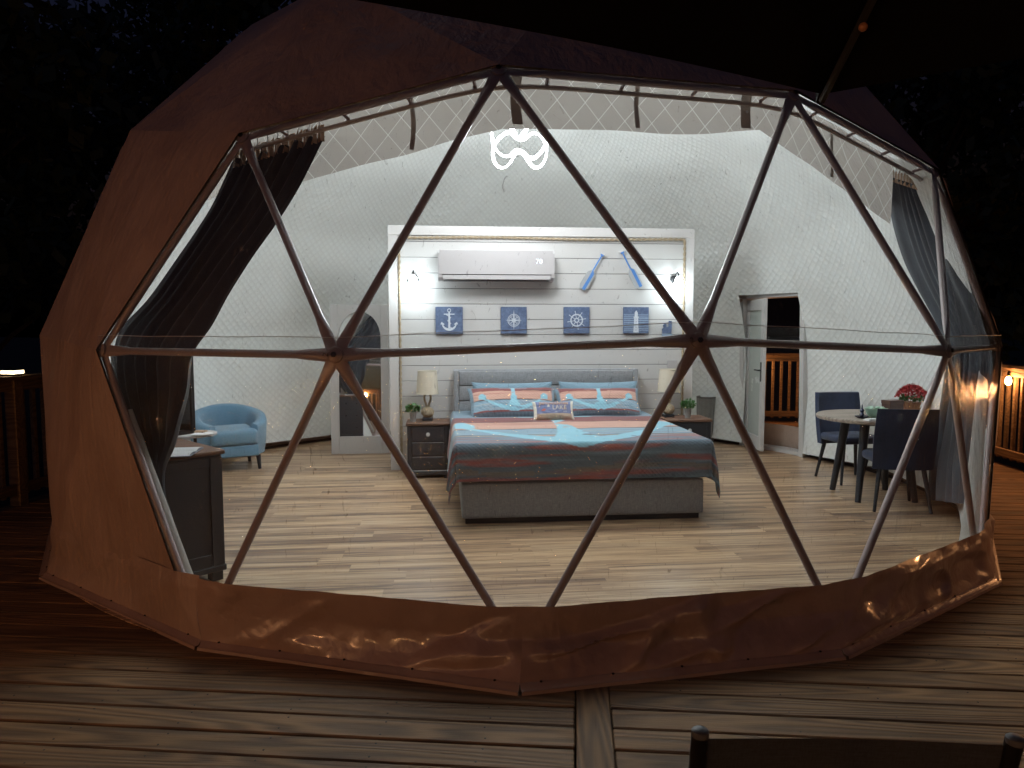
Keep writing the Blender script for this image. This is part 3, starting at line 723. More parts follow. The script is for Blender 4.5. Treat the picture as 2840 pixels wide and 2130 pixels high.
# small blue plaque right of the lighthouse
t = rthing('wall_plaque', 'small blue harbour plaque right of the lighthouse picture', 'plaque', 2.475, WD, 1.56)
m = MB(); m.prism([(-.05, -.07), (.05, -.07), (.055, -.005), (.055, .07), (.02, .07), (.018, .005), (-.005, .0), (-.008, .035), (-.03, .045), (-.045, .02), (-.035, -.005), (-.055, -.02)], -.014, -.002, 'y'); m.build('blue_silhouette', BLUEC, t)
MB().box(-.055, .06, -.012, -.001, -.115, -.072, .002).build('base_block', INKM, t)
t = rthing('wall_outlet', 'white double outlet plate on the wall above the right bedside lamp', 'outlet', 2.545, WD, 1.14)
MB().box(-.058, .058, -.008, .0, -.045, .045, .003).build('cover_plate', PLASTW, t)
for sx in (-.026, .026): MB().box(sx-.014, sx+.014, -.0095, -.0082, -.026, .026, .0006).build('socket', PLASTW, t)

# wall sconces
LENS = emis('sconce_glass', (.86, .97, 1), 26)
def sconce(label, s):
    t = rthing('wall_sconce', label, 'wall lamp', s, WD, 2.06, 0, 'pair of lit wall sconces')
    MB().lathe([(.045, 0), (.045, .012), (.02, .018)], 16).xf(Matrix.Translation((0, 0, .03)) @ Matrix.Rotation(R_(90), 4, 'X')).build('back_plate', DARKM, t, True)
    MB().tube([(0, -.015, .03), (0, -.06, .075), (0, -.10, .10), (0, -.14, .085), (0, -.145, .05)], .008, 8).build('arm', DARKM, t, True)
    m = MB(); m.tube([(.058*math.cos(R_(a)), -.145, -.03+.075*math.sin(R_(a))) for a in range(5, 176, 10)], .012, 8); m.build('hood', DARKM, t, True)
    MB().lathe([(.02, .052), (.045, .02), (.052, -.03), (.05, -.09), (.035, -.12), (.0, -.13)], 18, 0, -.145).build('glass_shade', m_glowglass('lit_glass', (.86, .97, 1), 14), t, True)
    l = bpy.data.lights.new('sconce_light', 'POINT'); l.energy = 4.5; l.color = (.80, .95, 1); l.shadow_soft_size = .05
    lo = bpy.data.objects.new('sconce_light', l); col.objects.link(lo); lo.parent = t; lo.location = (0, -.145, -.075)
sconce('glowing wall sconce left of the air conditioner', -.325); sconce('glowing wall sconce right of the oars', 2.552)

# wavy LED ceiling lamp
cl = thing('ceiling_lamp', 'glowing wavy LED pendant lamp hanging under the dome roof', 'ceiling lamp', (.068, 6.4, 3.091)); LS = .928
LED = emis('led_strip', (.93, .97, 1), 30)
A_ = [(-.244,.039,.052),(-.226,.081,.108),(-.171,.137,.182),(-.110,.167,.222),(-.073,.162,.217),(-.040,.124,.165),(-.002,.103,.137),(.040,.098,.131),(.073,.124,.165),(.120,.158,.211),(.177,.154,.205),(.222,.111,.148),(.248,.061,.081),(.228,.023,.031),(.180,-.031,-.041),(.133,-.059,-.079),(.083,-.051,-.068),(.047,-.019,-.025),(.015,.002,.003),(-.031,.014,.019),(-.059,-.006,-.008),(-.091,-.035,-.047),(-.132,-.043,-.058),(-.183,-.023,-.030),(-.220,.014,.019)]
B2 = [(-.266,.158,.211),(-.254,.077,.103),(-.246,.035,.047),(-.252,-.006,-.009),(-.246,-.068,-.090),(-.222,-.108,-.144),(-.181,-.136,-.182),(-.131,-.132,-.176),(-.086,-.096,-.128),(-.050,-.031,-.041),(-.017,-.006,-.008),(.033,-.014,-.019),(.069,-.063,-.085),(.114,-.120,-.160),(.149,-.140,-.186),(.200,-.124,-.165),(.243,-.063,-.084),(.260,.015,.020),(.262,.163,.217)]
C_ = [(-.082,.215,.286),(-.044,.145,.194),(-.002,.111,.148),(.040,.145,.194),(.084,.219,.292)]
def smooth(P, closed=False, it=2):
    P = [Vector(p) for p in P]
    for _ in range(it):
        Q = []
        for i in range(len(P) if closed else len(P)-1):
            a, b = P[i], P[(i+1) % len(P)]; Q += [a*.75+b*.25, a*.25+b*.75]
        P = Q if closed else [P[0]]+Q+[P[-1]]
    return P
for P, c_, r in ((A_, True, .0075), (B2, False, .0065), (C_, False, .010)):
    q = [p_*LS for p_ in smooth(P, c_)]; MB().tube(q, [1.5*r*(.65+.7*abs(math.sin(i/len(q)*math.pi*2+.6))) for i in range(len(q))], 8, c_).build('led_loop', LED, cl, True)
MB().lathe([(.10, 1.36), (.10, 1.40)], 24).build('ceiling_rose', PLASTW, cl, True)
for x, y, z in ((-.075, .195, .26), (.075, .195, .26), (0, .0, .01)): MB().tube([(x, y, z), (x*.4, 0, 1.37)], .0015, 5).build('hanging_wire', DARKM, cl)
l = bpy.data.lights.new('bounce_fill', 'AREA'); l.shape = 'DISK'; l.size = .55; l.energy = 210; l.color = (.93, .98, 1)  # added fill aimed at the ceiling so bounced light evens the room
lo = bpy.data.objects.new('bounce_fill', l); col.objects.link(lo); lo.parent = cl; lo.location = (0, 0, .30); lo.rotation_euler = (math.pi, 0, 0)
l = bpy.data.lights.new('pendant_light', 'POINT'); l.energy = 98; l.color = (.95, .985, 1); l.shadow_soft_size = .24
lo = bpy.data.objects.new('pendant_light', l); col.objects.link(lo); lo.parent = cl; lo.location = (0, 0, -.02)

# ================================================================== BED
BS0, BS1, BF, BH = .094, 2.12, 5.56, 7.72
BASEF = m_fabric('grey_linen_brightened', (.42, .49, .56), (.19, .22, .26))  # headboard linen, lightened and blued in colour to offset the dim warm light
bed = rthing('bed', 'king bed with grey linen headboard and base in the middle of the room', 'bed', 0, 0)
MB().box(BS0+.03, BS1-.03, BF, BH-.04,   .045, .33, .02).build('bed_base', BASEF, bed, True)
MB().box(BS0+.06, BS1-.06, BF+.03, BH-.06, .0, .044).build('plinth', BLACKW, bed)
MB().box(BS0+.05, BS1-.05, BF+.04, BH-.05, .331, .625, .05).build('mattress', WHITE, bed, True)
hb = MB()
MB().box(BS0, BS1, BH+.03, BH+.095, .0, 1.105, .012).build('headboard_frame', GREYF, bed, True)
for z0, z1 in ((.93, 1.09), (.765, .925), (.6, .76), (.34, .595)):
    MB().box(BS0+.055, BS1-.055, BH-.005, BH+.029, z0, z1, .014).build('headboard_cushion', GREYF, bed, True)
for s_ in (BS0, BS1-.052): MB().box(s_, s_+.052, BH-.03, BH+.029, .0, 1.103, .012).build('headboard_wing', GREYF, bed, True)

COV = m_attr('printed_quilt')
MAR, PEA, SLA, STE, BEI, RED, DRK, SKY = (.17, .045, .045), (.48, .28, .22), (.095, .140, .180), (.19, .30, .38), (.42, .33, .27), (.30, .080, .065), (.040, .018, .020), (.24, .49, .60)
def lerp3(a, b, t): return tuple(a[i]*(1-t)+b[i]*t for i in range(3))
def stripes(u, v):
    """u along the bed width (m), v distance from the head (m)"""
    nz = noise.noise(Vector((u*.9, v*26, 1))); nz2 = noise.noise(Vector((u*2.2, v*60, 4))); v2 = v+.006*noise.noise(Vector((u*2, 0, 9)))
    if v2 < .62: c = lerp3(SLA, STE, .5+.5*nz)
    elif v2 < .96: c = lerp3(MAR, DRK, max(0, nz2)*1.2)
    elif v2 < .985: c = DRK
    elif v2 < 1.42: c = lerp3(PEA, (.30, .13, .10), max(0, nz)*1.1)
    elif v2 < 1.45: c = DRK
    elif v2 < 1.80: c = lerp3(STE, BEI if nz2 > .1 else SLA, max(0, nz)*1.3)
    elif v2 < 1.83: c = DRK
    elif v2 < 1.86: c = BEI
    else:
        c = lerp3(SLA, STE, max(0, nz)*1.2); k = noise.noise(Vector((u*1.3, v*19, 30)))
        if k > .0: c = lerp3(c, RED, min(.9, k*5)*(.5+.5*max(0, min(1, .5+2*noise.noise(Vector((u*6, v*60, 12)))))))
        if abs(v-2.42-.03*math.sin(u*3)) < .022 and nz2 > -.3: c = lerp3(c, (.16, .15, .14), .8)
        if v > 2.60: c = lerp3(c, RED, .55+.4*nz)
        if v > 2.665: c = DRK
    return c
def dseg(p, a, b):
    ax, ay = b[0]-a[0], b[1]-a[1]; t = max(0, min(1, ((p[0]-a[0])*ax+(p[1]-a[1])*ay)/(ax*ax+ay*ay+1e-9))); return math.hypot(p[0]-a[0]-ax*t, p[1]-a[1]-ay*t), t
def anchor(u, v, cx, v0, v1, span, k=1.):
    """big printed anchor: stock at v0, crown at v1, arms spread over +-span"""
    x = u-cx; H_ = v1-v0
    if dseg((x, v), (-.36*k, v0), (.36*k, v0))[0] < .026*k+.01*abs(x): return True
    t = (v-v0+.10*k)/(H_+.10*k)
    if 0 <= t <= 1.02 and abs(x) < k*(.055+.21*max(0, t)**3.2): return True
    if (abs(math.hypot(x, (v-v0+.16*k))-.075*k) < .022*k): return True
    arm = v1-.02-(.60*H_)*(abs(x)/span)**1.7
    th = .125*k*(1-.80*abs(x)/span)+.010
    if abs(x) < span and arm-th*1.2 < v < arm+th: return True
    if span*.80 < abs(x) < span*1.03 and v1-.75*H_ < v < v1-.50*H_ and abs(abs(x)-span*.92) < (v-(v1-.78*H_))*.5: return True
    return False
Wb = BS1-BS0; Lb = BH-BF
def quilt():
    n, mm = 230, 190; SP = .40; vs = []; cs_ = []
    for j in range(mm+1):
        v = (Lb+.34)*j/mm
        for i in range(n+1):
            u = -SP+(Wb+2*SP)*i/n
            top = .655; ov = 0
            ex = -u if u < 0 else (u-Wb if u > Wb else 0); ey = max(0, v-Lb)
            x = min(max(u, 0), Wb); y = BH-min(v, Lb); z = top
            r = .07                        # rounded edges
            def drop(e): 
                if e <= 0: return 0, 0
                a = min(e/r, math.pi/2)
                return r*math.sin(a), r*(1-math.cos(a))+max(0, e-r*math.pi/2)
            ox, dx_ = drop(ex); oy, dy_ = drop(ey)
            sx = -1 if u < 0 else 1
            z -= max(dx_, dy_)
            fold = .012*math.sin(v*9+1.2)*min(1, dx_*5) if ex > 0 else 0
            foldy = (.007*math.sin(u*7)+.006*math.sin(u*17+1))*min(1, dy_*5) if ey > 0 else 0
            X = BS0+x+sx*(ox*.45+fold+dx_*.10); Y = y-oy*.5-foldy-dy_*.04
            if ex > 0 and ey > 0:          # the corner hangs as a cone of loose cloth
                ph = math.atan2(ey, ex); rho = math.hypot(ex, ey); ro, dz_ = drop(rho); mx = math.sin(2*ph)
                fl_ = ro*.5+dz_*(.08+.05*mx)+.022*math.sin(ph*9)*min(1, dz_*4)
                X = BS0+x+sx*math.cos(ph)*fl_; Y = BH-Lb-math.sin(ph)*fl_; z = top-dz_*(1-.02*mx)
            z += .006*noise.noise(Vector((u*3, v*3, 0)))*(1 if ex <= 0 and ey <= 0 else .2)
            vs.append((X, Y, max(z, .06)))
            c = stripes(u, v)
            if anchor(u, v, Wb*.49, .60, 2.13, 1.02, 1.) and noise.noise(Vector((u*3.2, v*4.2, 7)))+.35*noise.noise(Vector((u*13, v*13, 2))) < .36: c = lerp3(SKY, STE, .12+.2*noise.noise(Vector((u*30, v*30, 0))))
            cs_.append(c)
    f = [(j*(n+1)+i, j*(n+1)+i+1, (j+1)*(n+1)+i+1, (j+1)*(n+1)+i) for j in range(mm) for i in range(n)]
    me = bpy.data.meshes.new('bedspread'); me.from_pydata(vs, [], f); me.materials.append(COV); colour(me, np.array(cs_)); me.polygons.foreach_set('use_smooth', [True]*len(f))
    o = link('bedspread', me); o.rotation_euler = (0, 0, RZ); tag(o, 'striped slate, peach and maroon bedspread printed with a huge sky blue anchor', 'bedspread'); return o
quilt()
def pillow(label, s, d, z, w_, h_, th, tilt, colf, mat, rz=0, cat='pillow', group=None, corner=.05):
    n = 70; vs = []; cs_ = []
    for side in (0, 1):
        for j in range(n+1):
            for i in range(n+1):
                a = i/n*2-1; b = j/n*2-1; e = (1-abs(a)**3.2)*(1-abs(b)**3.2); tt = th*max(0, e)**.55
                cx_ = 1-corner*(1-abs(a)**2)*0-.06*(1-b*b)*abs(a)**3*0; sx = a*w_/2*(1-.05*(1-b*b)*0+.045*(abs(b)**4)-.03*(1-abs(b))); sy = b*h_/2*(1+.06*(abs(a)**4)-.04*(1-abs(a)))
                wr = .006*noise.noise(Vector((a*4+s*3, b*4, side*3+d)))*(e > .02)
                vs.append((sx, (tt+wr)*(-1 if side == 0 else .8), sy)); cs_.append(colf(a, b) if colf else (.5, .5, .5))
    f = []
    for side in (0, 1):
        o_ = side*(n+1)**2
        for j in range(n):
            for i in range(n):
                q = (o_+j*(n+1)+i, o_+j*(n+1)+i+1, o_+(j+1)*(n+1)+i+1, o_+(j+1)*(n+1)+i); f.append(q if side == 0 else q[::-1])
    me = bpy.data.meshes.new('pillow'); me.from_pydata(vs, [], f); me.materials.append(mat); colour(me, np.array(cs_)); me.polygons.foreach_set('use_smooth', [True]*len(f))
    o = link('pillow', me); o.matrix_world = Matrix.Translation(RM(s, d, z)) @ Matrix.Rotation(RZ+rz, 4, 'Z') @ Matrix.Rotation(tilt, 4, 'X'); tag(o, label, cat, group); return o
def shamcol(seed):
    def fcol(a, b):
        v = (1-b)/2; u = a*.5; nz = noise.noise(Vector((u*2+seed, v*22, seed))); n2 = noise.noise(Vector((u*4+seed, v*50, 3)))
        vv = v-.03*(1-a*a)
        if vv < .20: c = lerp3(MAR, DRK, max(0, nz))
        elif vv < .47: c = lerp3(PEA, (.32, .15, .11), max(0, nz)*1.2)
        elif vv < .49: c = DRK
        elif vv < .78: c = lerp3(STE, SLA if n2 < 0 else BEI, abs(nz))
        elif vv < .82: c = MAR
        else: c = lerp3(SLA, DRK, .4+.4*nz)
        if abs(a) > .93 or v < .04: c = lerp3(SLA, STE, .4)
        if anchor(u, v, 0, .13, .80, .40, .42) and noise.noise(Vector((u*9, v*9, seed))) < .45: c = lerp3(SKY, STE, .2)
        return c
    return fcol
pillow('left striped pillow sham with blue anchor at the head of the bed', .70, 7.34, .755, .90, .42, .11, R_(-42), shamcol(1), COV, .02)
pillow('right striped pillow sham with blue anchor at the head of the bed', 1.60, 7.34, .75, .88, .41, .11, R_(-44), shamcol(5), COV, -.03)
pillow('plain blue grey pillow propped behind the left sham', .72, 7.60, .79, .84, .36, .07, R_(-14), lambda a, b: lerp3(SLA, STE, .7), COV)
pillow('plain blue grey pillow propped behind the right sham', 1.66, 7.60, .79, .84, .36, .07, R_(-14), lambda a, b: lerp3(SLA, STE, .8), COV)
LUM = m_attr('printed_cushion', .9, .1, 300)
def lumcol(a, b):
    if abs(a) > .86: return (.72, .70, .62)
    if b < -.42: return (.42, .33, .25)
    return lerp3((.115, .145, .27), (.17, .19, .31), .5+.5*noise.noise(Vector((a*5, b*5, 0))))
lp = pillow('small beige lumbar cushion lettered with the name of a lake, in front of the shams', 1.06, 6.93, .735, .40, .20, .05, R_(-30), lumcol, LUM, .03, 'cushion')
tw = plain('letter_cream', (.70, .62, .48), .9); tr_ = plain('letter_red', (.40, .10, .07), .9)
for nm, st, sz, x, z in (('name_letters', 'SMITH MOUNTAIN', .034, .0, .062), ('lake_letters', 'LAKE', .062, .055, .018)):
    text(st, sz, tr_, 'letter_outline', lp, (x-.003, -.0455, z-.001), (R_(90), 0, 0), .0015); text(st, sz, tw, nm, lp, (x, -.049, z), (R_(90), 0, 0), .0015)
m = MB()
for k in range(11): m.box(-.01+.0125*k, -.001+.0125*k, -.0475, -.0455, -.026, -.018)
m.build('small_print', plain('letter_grey', (.45, .47, .52), .9), lp)
m = MB(); m.prism([(-.13, -.012), (-.06, -.018), (-.03, -.010), (-.07, -.002), (-.10, .012), (-.115, .0)], -.048, -.045, 'y'); m.build('boat_print', tr_, lp)
m = MB(); line(m, [(-.062, .01), (-.056, .05)], .008, -.048); line(m, [(-.040, .0), (-.05, .05)], .008, -.048); m.build('figure_print', tw, lp)

# ================================================================== nightstands, lamps, plants
def nightstand(label, s, d, w_=.43):
    t = rthing('nightstand', label, 'nightstand', s, d, 0, 0, 'black nightstands beside the bed')
    MB().box(-w_/2-.012, w_/2+.012, -.005, .41, .548, .575, .006).build('top', BROWNTOP, t, True)
    MB().box(-w_/2+.01, w_/2-.01, .015, .40, .085, .547, .004).build('carcass', BLACKW, t)
    MB().box(-w_/2, w_/2, .0, .405, .03, .084, .008).build('base_moulding', BLACKW, t)
    for z0, z1 in ((.385, .535), (.235, .375), (.095, .225)):
        dr = MB().box(-w_/2+.05, w_/2-.05, .003, .014, z0, z1, .004).build('drawer_front', BLACKW, t)
        MB().lathe([(.006, 0), (.008, .012), (.02 if z0 > .3 else .014, .018), (.018 if z0 > .3 else .01, .026), (0, .029)], 14, cap=False).xf(Matrix.Translation((0, .003, (z0+z1)/2)) @ Matrix.Rotation(R_(90), 4, 'X')).build('knob', plain('pale_knob', (.6, .6, .6), .3) if z0 > .3 else BLACKW, dr, True)
    for sx in (-w_/2+.022, w_/2-.022): MB().box(sx-.02, sx+.02, .002, .0145, .09, .545, .003).build('stile', BLACKW, t)
    for sx in (-w_/2+.03, w_/2-.03):
        for sy in (.03, .37): MB().box(sx-.025, sx+.025, sy-.025, sy+.025, 0, .03, .004).build('foot', BLACKW, t)
    return t
nightstand('dark nightstand with brown top left of the bed', -.178, 7.36)
nightstand('dark nightstand with brown top right of the bed, partly hidden by the bedspread', 2.60, 7.38, .48)
def rlamp(label, s, d):
    t = rthing('table_lamp', label, 'lamp', s, d, .576, 0, 'rope knot bedside lamps')
    MB().box(-.055, .055, -.055, .055, 0, .032, .004).build('base_block', BLACKW, t)
    m = MB()
    for k in range(9):
        a = math.pi*k/9; M4 = Matrix.Rotation(a, 4, Vector((.3, .2, 1)).normalized()) @ Matrix.Rotation(R_(25+17*(k % 3)), 4, 'X')
        pts = [M4 @ Vector((.050*math.cos(q/20*2*math.pi), .050*math.sin(q/20*2*math.pi), .008*math.sin(q/20*6*math.pi))) for q in range(20)]
        m.tube([(p.x*1.15, p.y*1.15, p.z*1.02+.088) for p in pts], .0135, 7, True)
    m.ball((0, 0, .088), .048); m.build('rope_ball', ROPE, t, True)
    for sx in (-1, 1): MB().tube([(sx*.008, 0, .135), (sx*.016, 0, .17), (sx*.032, 0, .22), (sx*.034, 0, .255), (sx*.022, 0, .282), (0, 0, .292)], .0115, 8).build('rope_loop', ROPE, t, True)
    m = MB().lathe([(.118, .285), (.113, .36), (.107, .44), (.10, .525)], 32, cap=False); m.lathe([(.097, .524), (.104, .44), (.110, .36), (.115, .286)], 32, cap=False)
    sh = m.build('lamp_shade', SHADE, t, True)
    for r, z in ((.119, .285), (.101, .525)): MB().tube([(r*math.cos(a), r*math.sin(a), z) for a in np.linspace(0, 2*math.pi, 36, False)], .003, 5, True).build('shade_rim', SHADE, sh)
    MB().tube([(0, 0, .285), (0, 0, .5)], .004, 6).build('stem', DARKM, t)
rlamp('unlit rope knot lamp with beige shade on the left nightstand', -.185, 7.60)
rlamp('unlit rope knot lamp with beige shade on the right nightstand, behind a frame tube', 2.44, 7.62)
def leaves(n, r, z0, h, sz, mat, name, parent, seed=0):
    rg = random.Random(seed); m = MB()
    for k in range(n):
        a = rg.uniform(0, 6.28); q = rg.random()**.5; p = Vector((math.cos(a)*q*r, math.sin(a)*q*r, z0+h*rg.random()*(1.1-q*.5)))
        d = Vector((math.cos(a)*.7, math.sin(a)*.7, rg.uniform(.1, 1))).normalized(); s_ = d.cross(Vector((rg.uniform(-1, 1), rg.uniform(-1, 1), 1))).normalized(); L = sz*rg.uniform(.6, 1.2)
        m.add([p, p+d*L*.5+s_*L*.28, p+d*L, p+d*L*.5-s_*L*.28], [(0, 1, 2, 3)])
    return m.build(name, mat, parent)
def potplant(label, s, d, sc_=1.):
    t = rthing('potted_plant', label, 'plant', s, d, .576, 0, 'small potted plants on the nightstands')
    MB().lathe([(.030*sc_, 0), (.036*sc_, .09*sc_), (.039*sc_, .10*sc_), (.034*sc_, .10*sc_), (.032*sc_, .085*sc_)], 20).build('pot', GREYP, t, True)
    leaves(230, .062*sc_, .10*sc_, .09*sc_, .035*sc_, LEAF, 'foliage', t, int(s*10))
    m = MB(); rg = random.Random(3)
    for k in range(10): a = rg.uniform(0, 6.3); m.tube([(0, 0, .09*sc_), (.045*math.cos(a), .045*math.sin(a), .16*sc_)], .0015, 4)
    m.build('stems', LEAF, t)
potplant('small green plant in a grey pot on the left nightstand', -.335, 7.50); potplant('small green plant in a grey pot on the right nightstand', 2.62, 7.50, 1.05)

# ================================================================== leaning arch mirror
mr = rthing('arch_mirror', 'white framed floor mirror with arched glass left of the plank wall', 'mirror', -1.045, 8.93, 0, R_(1)); mr.rotation_euler = (R_(-3.2), 0, RZ+R_(1))
w2, hM = .355, 1.845
m = MB()
arcp = [(.255*math.cos(R_(a)), 1.44+.255*math.sin(R_(a))*1.25) for a in range(0, 181, 10)]
for k in range(18):       # front board around the arch
    a, b = arcp[k], arcp[k+1]; m.add([(a[0], -.02, a[1]), (b[0], -.02, b[1]), (b[0], -.02, hM), (a[0], -.02, hM)], [(0, 1, 2, 3)]); m.add([(a[0], -.02, a[1]), (b[0], -.02, b[1]), (b[0], .012, b[1]), (a[0], .012, a[1])], [(0, 3, 2, 1)])
m.build('arch_spandrel', TRIM, mr)
for sx in (-1, 1): MB().box(*sorted((sx*.256, sx*w2)), -.022, .02, .0, hM, .004).build('frame_stile', TRIM, mr)
MB().box(-.255, .255, -.020, .02, .0, .215, .003).build('frame_board', TRIM, mr)
MB().box(-w2, w2, .0205, .035, .0, hM).build('back_board', WHITE, mr)
MB().box(-.2555, .2555, .004, .012, .216, hM-.02).build('mirror_glass', MIRR, mr)
m = MB()
for x in (-.15, 0, .15): line(m, arc(.055, 180, 360, 14, x, .11), .006, -.0215)
m.build('carved_scallops', WHITE, mr)

# ================================================================== bin, door
bn = rthing('waste_bin', 'tall grey fluted bin between the plank wall and the doorway', 'bin', 3.545, 9.42)
m = MB(); n = 48
m.lathe([(.11, .0), (.118, .3), (.125, .62), (.115, .62), (.110, .55)], 40); m.v = [((x*(1+.035*math.cos(math.atan2(y, x)*20))), y*(1+.035*math.cos(math.atan2(y, x)*20)), z) for x, y, z in m.v]
m.build('body', plain('galvanised', (.22, .22, .215), .5, .3, 14, .3), bn, True); MB().lathe([(.128, .60), (.131, .612), (.128, .624)], 40, cap=False).build('rim', plain('bin_rim', (.12, .12, .12), .6), bn, True)

J0 = Vector((3.165, 9.415, 0)); J1 = Vector((3.580, 8.615, 0)); ang = math.atan2((J1-J0).y, (J1-J0).x); DW = (J1-J0).length
dr = thing('entrance_door', 'open white glazed door in the right rear of the dome', 'door', tuple(J0), ang)
for x0 in (-.06, DW): MB().box(x0, x0+.06, -.12, .12, 0, 1.93, .004).build('jamb', WHITE, dr)
MB().box(-.06, DW+.06, -.20, .12, 1.931, 1.985, .004).build('lintel', WHITE, dr)
for x0 in (-.06, DW): MB().add([(x0+dx, y, z) for dx in (0, .06) for y, z in ((-.121, .0), (-.135, .0), (-.19, 1.93), (-.121, 1.93))], [(0, 1, 2, 3), (7, 6, 5, 4), (0, 4, 5, 1), (1, 5, 6, 2), (2, 6, 7, 3), (3, 7, 4, 0)]).build('door_cheek', WHITE, dr)
MB().box(0, DW, -.10, .10, 0, .045, .004).build('threshold', WHITE, dr)
PALEP = plain('pale_pane', (.52, .57, .54), .25, .05, 3)  # opaque pale grey-green pane
MB().box(-.10, DW+.10, -.225, -.201, 1.925, 2.02, .004).build('architrave', WHITE, dr)
lf = bpy.data.objects.new('door_leaf', None); col.objects.link(lf); lf.parent = dr; lf.location = (.0, -.09, .03); lf.rotation_euler = (0, 0, R_(-27))
LW = .62
for (a, b, z0, z1, nm) in ((0, .085, 0, 1.88, 'stile'), (LW-.085, LW, 0, 1.88, 'stile'), (.0855, LW-.0855, 0, .17, 'bottom_rail'), (.0855, LW-.0855, 1.74, 1.88, 'top_rail')):
    MB().box(a, b, -.022, .022, z0, z1, .004).build(nm, WHITE, lf)
MB().box(.083, LW-.083, -.004, .004, .168, 1.742).build('pane', PALEP, lf)
for sy in (-1, 1):
    MB().box(LW-.066, LW-.030, *sorted((sy*.0225, sy*.028)), .86, 1.10, .002).build('handle_plate', DARKM, lf)
    MB().tube([(LW-.048, sy*.028, 1.0), (LW-.048, sy*.06, 1.0), (LW-.16, sy*.065, 1.0)], .009, 8).build('lever', DARKM, lf)
for z in (.2, 1.0, 1.7): MB().tube([(-.004, -.03, z-.05), (-.004, -.03, z+.05)], .009, 8).build('hinge', PLASTW, lf)

# ================================================================== dresser, papers, television
DRZ = math.atan2(-.733, -.68)           # local x runs along the end panel towards the camera, local y = away to the left
K = Vector((-1.781, 4.330, 0))
ds = thing('dresser', 'black dresser with a brown top just inside the left window', 'dresser', tuple(K), DRZ)
# local +y must point to (-.733, .68): rotate x by -90 deg
MB().box(-.02, .50, -1.18, .02, .785, .812, .006).build('top', BROWNTOP, ds, True)
MB().box(.0, .48, -1.16, .0, .10, .784, .003).build('carcass', BLACKW, ds)
MB().box(-.012, .492, -1.172, .012, .06, .099, .006).build('base_moulding', BLACKW, ds)
for (x0, x1) in ((.0, .075), (.405, .48)): MB().box(x0, x1, .0005, .012, .101, .77, .002).build('end_stile', BLACKW, ds)
for (z0, z1) in ((.101, .175), (.715, .77)): MB().box(.076, .404, .0005, .011, z0, z1, .002).build('end_rail', BLACKW, ds)
for z0, z1 in ((.56, .76), (.34, .54), (.12, .32)):
    for y0, y1 in ((-1.12, -.60), (-.56, -.04)):
        q = MB().box(-.014, -.0005, y0, y1, z0, z1, .003).build('drawer_front', BLACKW, ds)
        for yy in (y0+.13, y1-.13): MB().ball((-.024, yy, (z0+z1)/2), .014, 10, 6).build('knob', BLKG, q, True)
for x in (.04, .44):
    for y in (-1.12, -.04): MB().box(x-.035, x+.035, y-.035, y+.035, 0, .059, .004).build('foot', BLACKW, ds)
PAP = plain('paper', (.78, .79, .80), .6, .05, 30)
pp = thing('open_booklet', 'open white booklet lying on the dresser top', 'booklet', (-1.985, 4.20, .8125), R_(100))
MB().box(-.16, .16, -.11, .11, 0, .006, .001).build('cover', plain('booklet_cover', (.12, .13, .17), .5), pp)
for k, (x0, x1) in enumerate(((-.155, -.002), (.002, .155))):
    MB().grid(lambda u, v: (x0+(x1-x0)*u, -.105+.21*v, .0065+.010*math.sin(math.pi*(u if k == 0 else 1-u))**.7), 8, 2).build('page', PAP, pp)
tv = thing('television', 'black flat television standing at the far end of the dresser', 'television', (-2.545, 5.04, .8125), R_(-26))
MB().box(-.41, .41, -.018, .018, .035, .56, .006).build('housing', DARKM, tv)
MB().box(-.40, .40, -.0195, -.0185, .047, .55).build('screen', BLKG, tv)
for x in (-.28, .28): MB().box(x-.012, x+.012, -.10, .10, .0, .034, .003).build('stand_foot', DARKM, tv)

# ================================================================== armchairs and side table
def armchair(label, x, y, rz):
    t = thing('armchair', label, 'armchair', (x, y, 0), rz, 'pair of blue tub armchairs')
    # shell: arc from arm front round the back; local -y is the front
    n = 44; R0, R1 = .345, .265; v = []; 
    def sec(u):
        a = R_(-52+284*u); hh = .50+.18*math.sin(math.pi*min(1, max(0, (u))))**1.3
        return a, hh
    prof = lambda hh: [(R0, .16), (R0+.018, .3), (R0+.03, hh-.05), (R0+.02, hh-.01), ((R0+R1)/2, hh+.008), (R1+.005, hh-.02), (R1, hh-.07), (R1-.005, .30)]
    for i in range(n+1):
        a, hh = sec(i/n)
        for r, z in prof(hh): v.append((r*math.cos(a)*1.08, r*math.sin(a), z))
    k = 8; f = [(i*k+j, i*k+j+1, (i+1)*k+j+1, (i+1)*k+j) for i in range(n) for j in range(k-1)]+[tuple(range(k))[::-1], tuple(n*k+j for j in range(k))]+[(i*k, (i+1)*k, (i+1)*k+k-1, i*k+k-1) for i in range(n)]
    MB().add(v, f).build('shell', BLUEF, t, 60)
    MB().box(-.245, .245, -.36, .22, .28, .455, .05).build('seat_cushion', BLUEF, t, True)
    MB().box(-.25, .25, -.345, .24, .155, .279, .02).build('seat_base', BLUEF, t, True)
    for sx in (-.25, .25):
        for sy in (-.27, .22): MB().tube([(sx, sy, .156), (sx*1.04, sy*1.06, 0)], [.026, .017], 8).build('leg', BLACKW, t, True)
armchair('light blue tub armchair in front of the quilted wall, fully visible', -3.17, 7.95, R_(32))
armchair('light blue tub armchair mostly hidden behind the television and dresser', -3.02, 5.95, R_(112))
st = thing('side_table', 'small round white topped table between the two blue armchairs', 'side table', (-3.12, 6.98, 0))
MB().lathe([(.19, .50), (.205, .508), (.205, .522), (.19, .53)], 32).build('table_top', PLASTW, st, True)
MB().tube([(0, 0, .02), (0, 0, .5)], .016, 10).build('stem', DARKM, st); MB().lathe([(.15, 0), (.15, .012), (.03, .02)], 24).build('foot_plate', DARKM, st, True)
